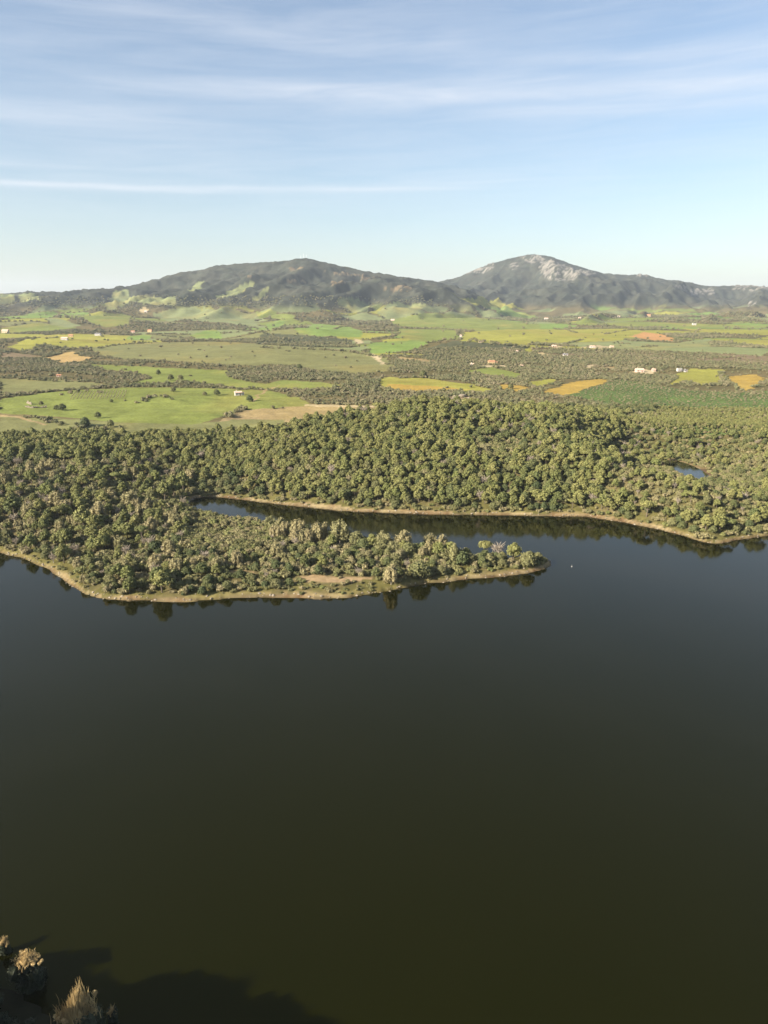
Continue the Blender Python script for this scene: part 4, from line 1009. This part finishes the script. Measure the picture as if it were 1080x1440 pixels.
# ------------------------------------------------------------------ buildings
WHITE = flat('white_render', (.44, .42, .38), .9, .08); CREAMW = flat('cream_render', (.48, .39, .27), .9, .1); OCHW = flat('ochre_render', (.46, .32, .17), .9, .1); PINKW = flat('pink_render', (.50, .37, .30), .9, .1)
TILE = flat('clay_tile', (.40, .20, .115), .9, .25, 2.0); TILEP = flat('pale_tile', (.56, .38, .29), .9, .2, 2.0); SHEET = flat('grey_roof', (.16, .15, .15), .7, .15); GLASS = flat('dark_window', (.03, .035, .04), .3, .1); DOOR = flat('door_wood', (.14, .08, .045), .7, .2)
def house(px, py, wpx, hm, ang, wall, roof, label, depth=.6, ridge_h=.3, name='farmhouse', flat_top=False, cat='house', group=None, wings=1):
    X_, Y_ = hit([px], [py]); X_, Y_ = float(X_[0]), float(Y_[0]); g = float(height(X_, Y_))
    dep_ = proj(X_, Y_, g)[2]; W = wpx*.72*float(dep_)/FPX; D = W*depth if W*depth < 14 else 12.0
    hm = hm*min(max(W/14, .6), 1.2)
    o = link(name, None, loc=(X_, Y_, g)); o.rotation_euler = (0, 0, R(ang))
    m = MB(); m.box(-W/2, -D/2, -2.5, W/2, D/2, hm)
    if wings > 1: m.box(W/2+.01, -D/2+1.0, -2.5, W/2+W*.35, D/2-1.0, hm*.72)
    m.build('wall', wall, o)
    r = MB(); e = .45; rh = D*ridge_h
    if flat_top: r.box(-W/2-.15, -D/2-.15, hm+.003, W/2+.15, D/2+.15, hm+.35)
    else:
        r.poly([(-W/2-e, -D/2-e, hm-.05), (W/2+e, -D/2-e, hm-.05), (W/2+e, D/2+e, hm-.05), (-W/2-e, D/2+e, hm-.05), (-W/2-e, 0, hm+rh), (W/2+e, 0, hm+rh)], [(0,1,5,4), (2,3,4,5), (1,2,5), (3,0,4), (3,2,1,0)])
        if wings > 1:
            a, b, z0 = W/2+.02, W/2+W*.35+e, hm*.72
            r.poly([(a, -D/2+.6, z0), (b, -D/2+.6, z0), (b, D/2-.6, z0), (a, D/2-.6, z0), (a, 0, z0+rh*.7), (b, 0, z0+rh*.7)], [(0,1,5,4), (2,3,4,5), (1,2,5), (3,0,4), (3,2,1,0)])
    ro = r.build('roof', roof, o)
    if not flat_top: MB().box(-W*.28, .3, hm+rh*.4, -W*.28+.8, 1.1, hm+rh+1.0).build('chimney', wall, ro)
    n = max(2, int(W/3.6))
    for i in range(n):
        xc = -W/2+(i+.5)*W/n
        if i == n//2: MB().box(xc-.55, -D/2-.06, 0, xc+.55, -D/2+.05, 2.1).build('door', DOOR, o)
        else: MB().box(xc-.5, -D/2-.05, 1.0, xc+.5, -D/2+.05, 2.2).build('window', GLASS, o)
        if hm > 5: MB().box(xc-.5, -D/2-.05, 3.9, xc+.5, -D/2+.05, 5.0).build('window', GLASS, o)
    MB().box(-W/2-.05, -.5, 1.0, -W/2+.05, .5, 2.2).build('window', GLASS, o)
    return tag(o, label, cat, group)
house(335, 556, 13, 5.2, 22, WHITE, TILEP, 'white farmhouse with pale pink roof beside a round dark bush', wings=2)
house(100, 474, 8, 6.5, 10, OCHW, TILE, 'terracotta-roofed farmhouse on the left rise, higher than the long barn')
house(91, 478, 12, 4, 5, WHITE, TILEP, 'long low cream barn left of the terracotta farmhouse', name='barn', cat='barn')
house(138, 472, 11, 4, 0, WHITE, SHEET, 'white barn with dark roof among trees right of the terracotta farmhouse', name='barn', cat='barn')
house(8, 468, 12, 5, 0, CREAMW, TILEP, 'cream farmhouse at the left edge of the plain')
house(187, 468, 7, 6, 8, PINKW, TILE, 'pink house among dark trees, left of the ochre house')
house(211, 467, 8, 6, -5, OCHW, TILE, 'ochre house above the bright green field')
house(83, 530, 8, 3.5, 15, PINKW, TILE, 'small pink-roofed hut at the hedge between two left fields', name='hut', cat='hut')
house(648, 475, 4, 9, 0, WHITE, TILEP, 'tall narrow white house in the yellow plain', depth=.9)
house(676, 482, 8, 3.5, 0, CREAMW, TILEP, 'low cream shed right of the narrow white house', name='shed', cat='shed')
house(691, 512, 13, 5.5, 4, OCHW, TILE, 'large ochre villa above the small green field', wings=2, depth=.5)
house(664, 514, 6, 4, 0, WHITE, TILEP, 'small pale house left of the large ochre villa')
house(733, 516, 6, 3.5, 0, CREAMW, TILEP, 'low cream shed right of the large ochre villa', name='shed', cat='shed')
house(955, 522, 9, 6, 12, WHITE, WHITE, 'bright white house left of the yellow-green field', flat_top=True, wings=2)
house(964, 523, 6, 4, 0, WHITE, SHEET, 'grey-roofed annex right of the bright white house', name='annex', cat='house')
house(899, 523, 15, 4, 2, PINKW, TILEP, 'long pink farm building at the tan yard', name='barn', cat='barn')
house(919, 522, 7, 4.2, -4, PINKW, TILEP, 'short pink farm building right of the long one')
house(768, 450, 7, 6, 0, WHITE, TILEP, 'pale house at the foot of the rocky mountain')
house(912, 445, 7, 6, 0, OCHW, TILE, 'yellow house under the mountain on the right')
house(976, 457, 7, 6, 0, WHITE, WHITE, 'white flat-roofed house far right on the plain', flat_top=True)
house(815, 448, 5, 5, 0, CREAMW, TILEP, 'small cream house in the trees under the mountain, left of two')
house(870, 446, 5, 5, 0, WHITE, TILEP, 'small white house in the trees under the mountain, right of two')
house(833, 489, 10, 4, 0, WHITE, TILEP, 'long white building on the pale strip beyond the reeds', name='barn', cat='barn', depth=.4)
house(860, 489, 7, 4, 0, CREAMW, TILEP, 'short cream building at the right end of the pale strip')
house(795, 500, 9, 3.5, 0, WHITE, SHEET, 'low white shed below the pale strip', name='shed', cat='shed')
house(727, 496, 4, 5, 0, WHITE, TILEP, 'tiny white hut on the wooded knoll', name='hut', cat='hut')
house(779, 488, 8, 4, 0, PINKW, TILEP, 'pink building left of the pale strip', name='barn', cat='barn')
house(552, 451, 7, 4, 0, PINKW, TILEP, 'pinkish farm at the foot of the left mountain')
house(205, 439, 6, 5, 0, WHITE, TILEP, 'pale house in the cut of the left foothills')

# vineyard rows
STK = flat('vine_stake', (.42, .36, .24), .9, .2); VIN = leafmat('vine_leaves', [(0, (.16, .15, .06)), (1, (.20, .18, .08))])
for i in range(17):
    a = (100+i*4.6, 562-.05*i); b = (106+i*4.5, 551.5-.12*i)
    X_, Y_ = hit([a[0], b[0]], [a[1], b[1]]); l = math.hypot(X_[1]-X_[0], Y_[1]-Y_[0]); n = max(4, int(l/4))
    o = link('vine_row', None, loc=(X_[0], Y_[0], float(height(X_[0], Y_[0])))); s = MB(); v = MB()
    for j in range(n):
        t = j/(n-1); xx = (X_[1]-X_[0])*t; yy = (Y_[1]-Y_[0])*t; zz = float(height(X_[0]+xx, Y_[0]+yy)-height(X_[0], Y_[0]))
        s.tube([(xx, yy, zz-.3), (xx, yy, zz+1.9)], [.07, .06], 4)
        cv, cf = crown([(xx, yy, zz+1.0, .45, 1.0, .6)], .25, 14, j+i*50, fine=False); v.v, v.f = v.v+cv, v.f+[tuple(q+len(v.v) for q in f) for f in cf]
    s.build('stake', STK, o); v.build('foliage', VIN, o)
    tag(o, ('leftmost vine row of the small vineyard in the field' if i == 0 else '%s vine row from left in the small vineyard' % ORD[i]), 'vine row', 'rows of the small vineyard')

# ruined wall in the field, rocks at the hill's shoulder, mast on the summit, float on the lake
def wall_line(line, h, label):
    X_, Y_ = hit([p[0] for p in line], [p[1] for p in line]); m = MB(); z0 = float(height(X_[0], Y_[0]))
    for i in range(len(line)-1):
        n = max(2, int(math.hypot(X_[i+1]-X_[i], Y_[i+1]-Y_[i])/1.5))
        for j in range(n):
            t = (j+.5)/n; x_ = X_[i]+(X_[i+1]-X_[i])*t; y_ = Y_[i]+(Y_[i+1]-Y_[i])*t; hh = h*rng.uniform(.4, 1.1); g = float(height(x_, y_))-z0
            m.box(x_-X_[0]-.75, y_-Y_[0]-.4, g-.4, x_-X_[0]+.75+rng.uniform(-.1, .0), y_-Y_[0]+.4, g+hh)
    tag(m.build('stone_wall', stone_m, loc=(X_[0], Y_[0], z0)), label, 'stone wall')
wall_line([(36,572),(45,574),(66,573)], 1.6, 'low broken stone wall of the ruin in the green field')
wall_line([(38,567),(44,569)], 2.4, 'short standing stretch of ruined wall left of the low one')
rocks = [(606,566,2.4,'tan rock leftmost on the shoulder of the wooded hill'),(613,562,3.0,'large upright tan rock second from left on the shoulder'),(622,566,2.6,'low tan rock between the upright rock and the ridge stones'),
         (634,565,2.8,'tan rock in the middle of the outcrop'),(640,560,2.6,'tan rock at the back of the outcrop'),(650,559,3.2,'largest pale rock on top of the outcrop'),(660,562,2.6,'rightmost tan rock of the outcrop'),(629,570,2.2,'pale slab lowest in front of the outcrop'),(688,590,2.6,'grey rock alone between the pines right of the outcrop'),
         (698,566,2.0,'pale stone alone right of the outcrop')]
for j, (a, b, s, lb) in enumerate(rocks):
    X_, Y_ = hit([a], [b]); o = link('rock', boulder(50+j, True), loc=(X_[0], Y_[0], float(height(X_, Y_)[0])+s*.35)); o.scale = (s*1.3, s, s*1.2); o.rotation_euler = (0, 0, j*1.3); tag(o, lb, 'rock', 'rocks of the hill shoulder')
STEEL = flat('mast_paint', (.62, .62, .62), .6, .1)
for a, hgt, lb in ((427, 27, 'tall lattice mast on the summit of the left mountain'), (431, 20, 'shorter mast right of the tall one on the summit'), (423, 16, 'shortest mast left of the tall one on the summit')):
    X_, _z = on_wall(float(a), 364.0, YL); g = float(height(X_, YL))
    o = link('radio_mast', None, loc=(X_, YL, g)); m = MB(); w_ = 1.6
    for sx_, sy_ in ((-1, -1), (1, -1), (1, 1), (-1, 1)): m.tube([(sx_*w_, sy_*w_, -8), (sx_*.4, sy_*.4, hgt)], [.22, .15], 4)
    for q in range(int(hgt/3)):
        z0 = q*3; k0 = w_+(.4-w_)*z0/hgt; k1 = w_+(.4-w_)*(z0+3)/hgt
        m.tube([(-k0, -k0, z0), (k1, -k1, z0+3)], [.1, .1], 3); m.tube([(k0, -k0, z0), (-k1, -k1, z0+3)], [.1, .1], 3); m.tube([(-k0, k0, z0), (-k1, -k1, z0+3)], [.1, .1], 3)
    m.build('lattice', STEEL, o); MB().tube([(0, 0, hgt), (0, 0, hgt+5)], [.14, .06], 5).build('antenna', STEEL, o)
    for q in range(2): MB().tube([(0, -.9-.1*q, hgt*.8-q*3), (0, -1.5-.1*q, hgt*.8-q*3)], [1.3, .9], 10).build('dish', STEEL, o)
    tag(o, lb, 'radio mast', 'masts on the left summit')
X_, Y_ = on_plane(804., 797.); o = link('lake_float', None, loc=(X_, Y_, 0))
MB().tube([(0, 0, -.3), (0, 0, .05), (0, 0, .25), (0, 0, .3)], [.14, .22, .2, .06], 10).build('drum', WHITE, o); MB().tube([(0, 0, .3), (0, 0, .9)], [.03, .02], 5).build('stick', WHITE, o)
tag(o, 'small pale float on open water right of the peninsula tip', 'float')

# ------------------------------------------------------------------ air
hm_ = bpy.data.materials.new('haze'); hm_.use_nodes = True; ht = hm_.node_tree; ht.nodes.clear()
ho = ht.nodes.new('ShaderNodeOutputMaterial'); hv = ht.nodes.new('ShaderNodeVolumePrincipled'); ht.links.new(hv.outputs[0], ho.inputs['Volume'])
hv.inputs['Color'].default_value = (0.76, 0.87, 1.0, 1); hv.inputs['Density'].default_value = 0.000042; hv.inputs['Anisotropy'].default_value = 0.1
b = MB().box(-42000, -2000, -8, 42000, 17500, 620)
tag(b.build('haze', hm_), kind='stuff')
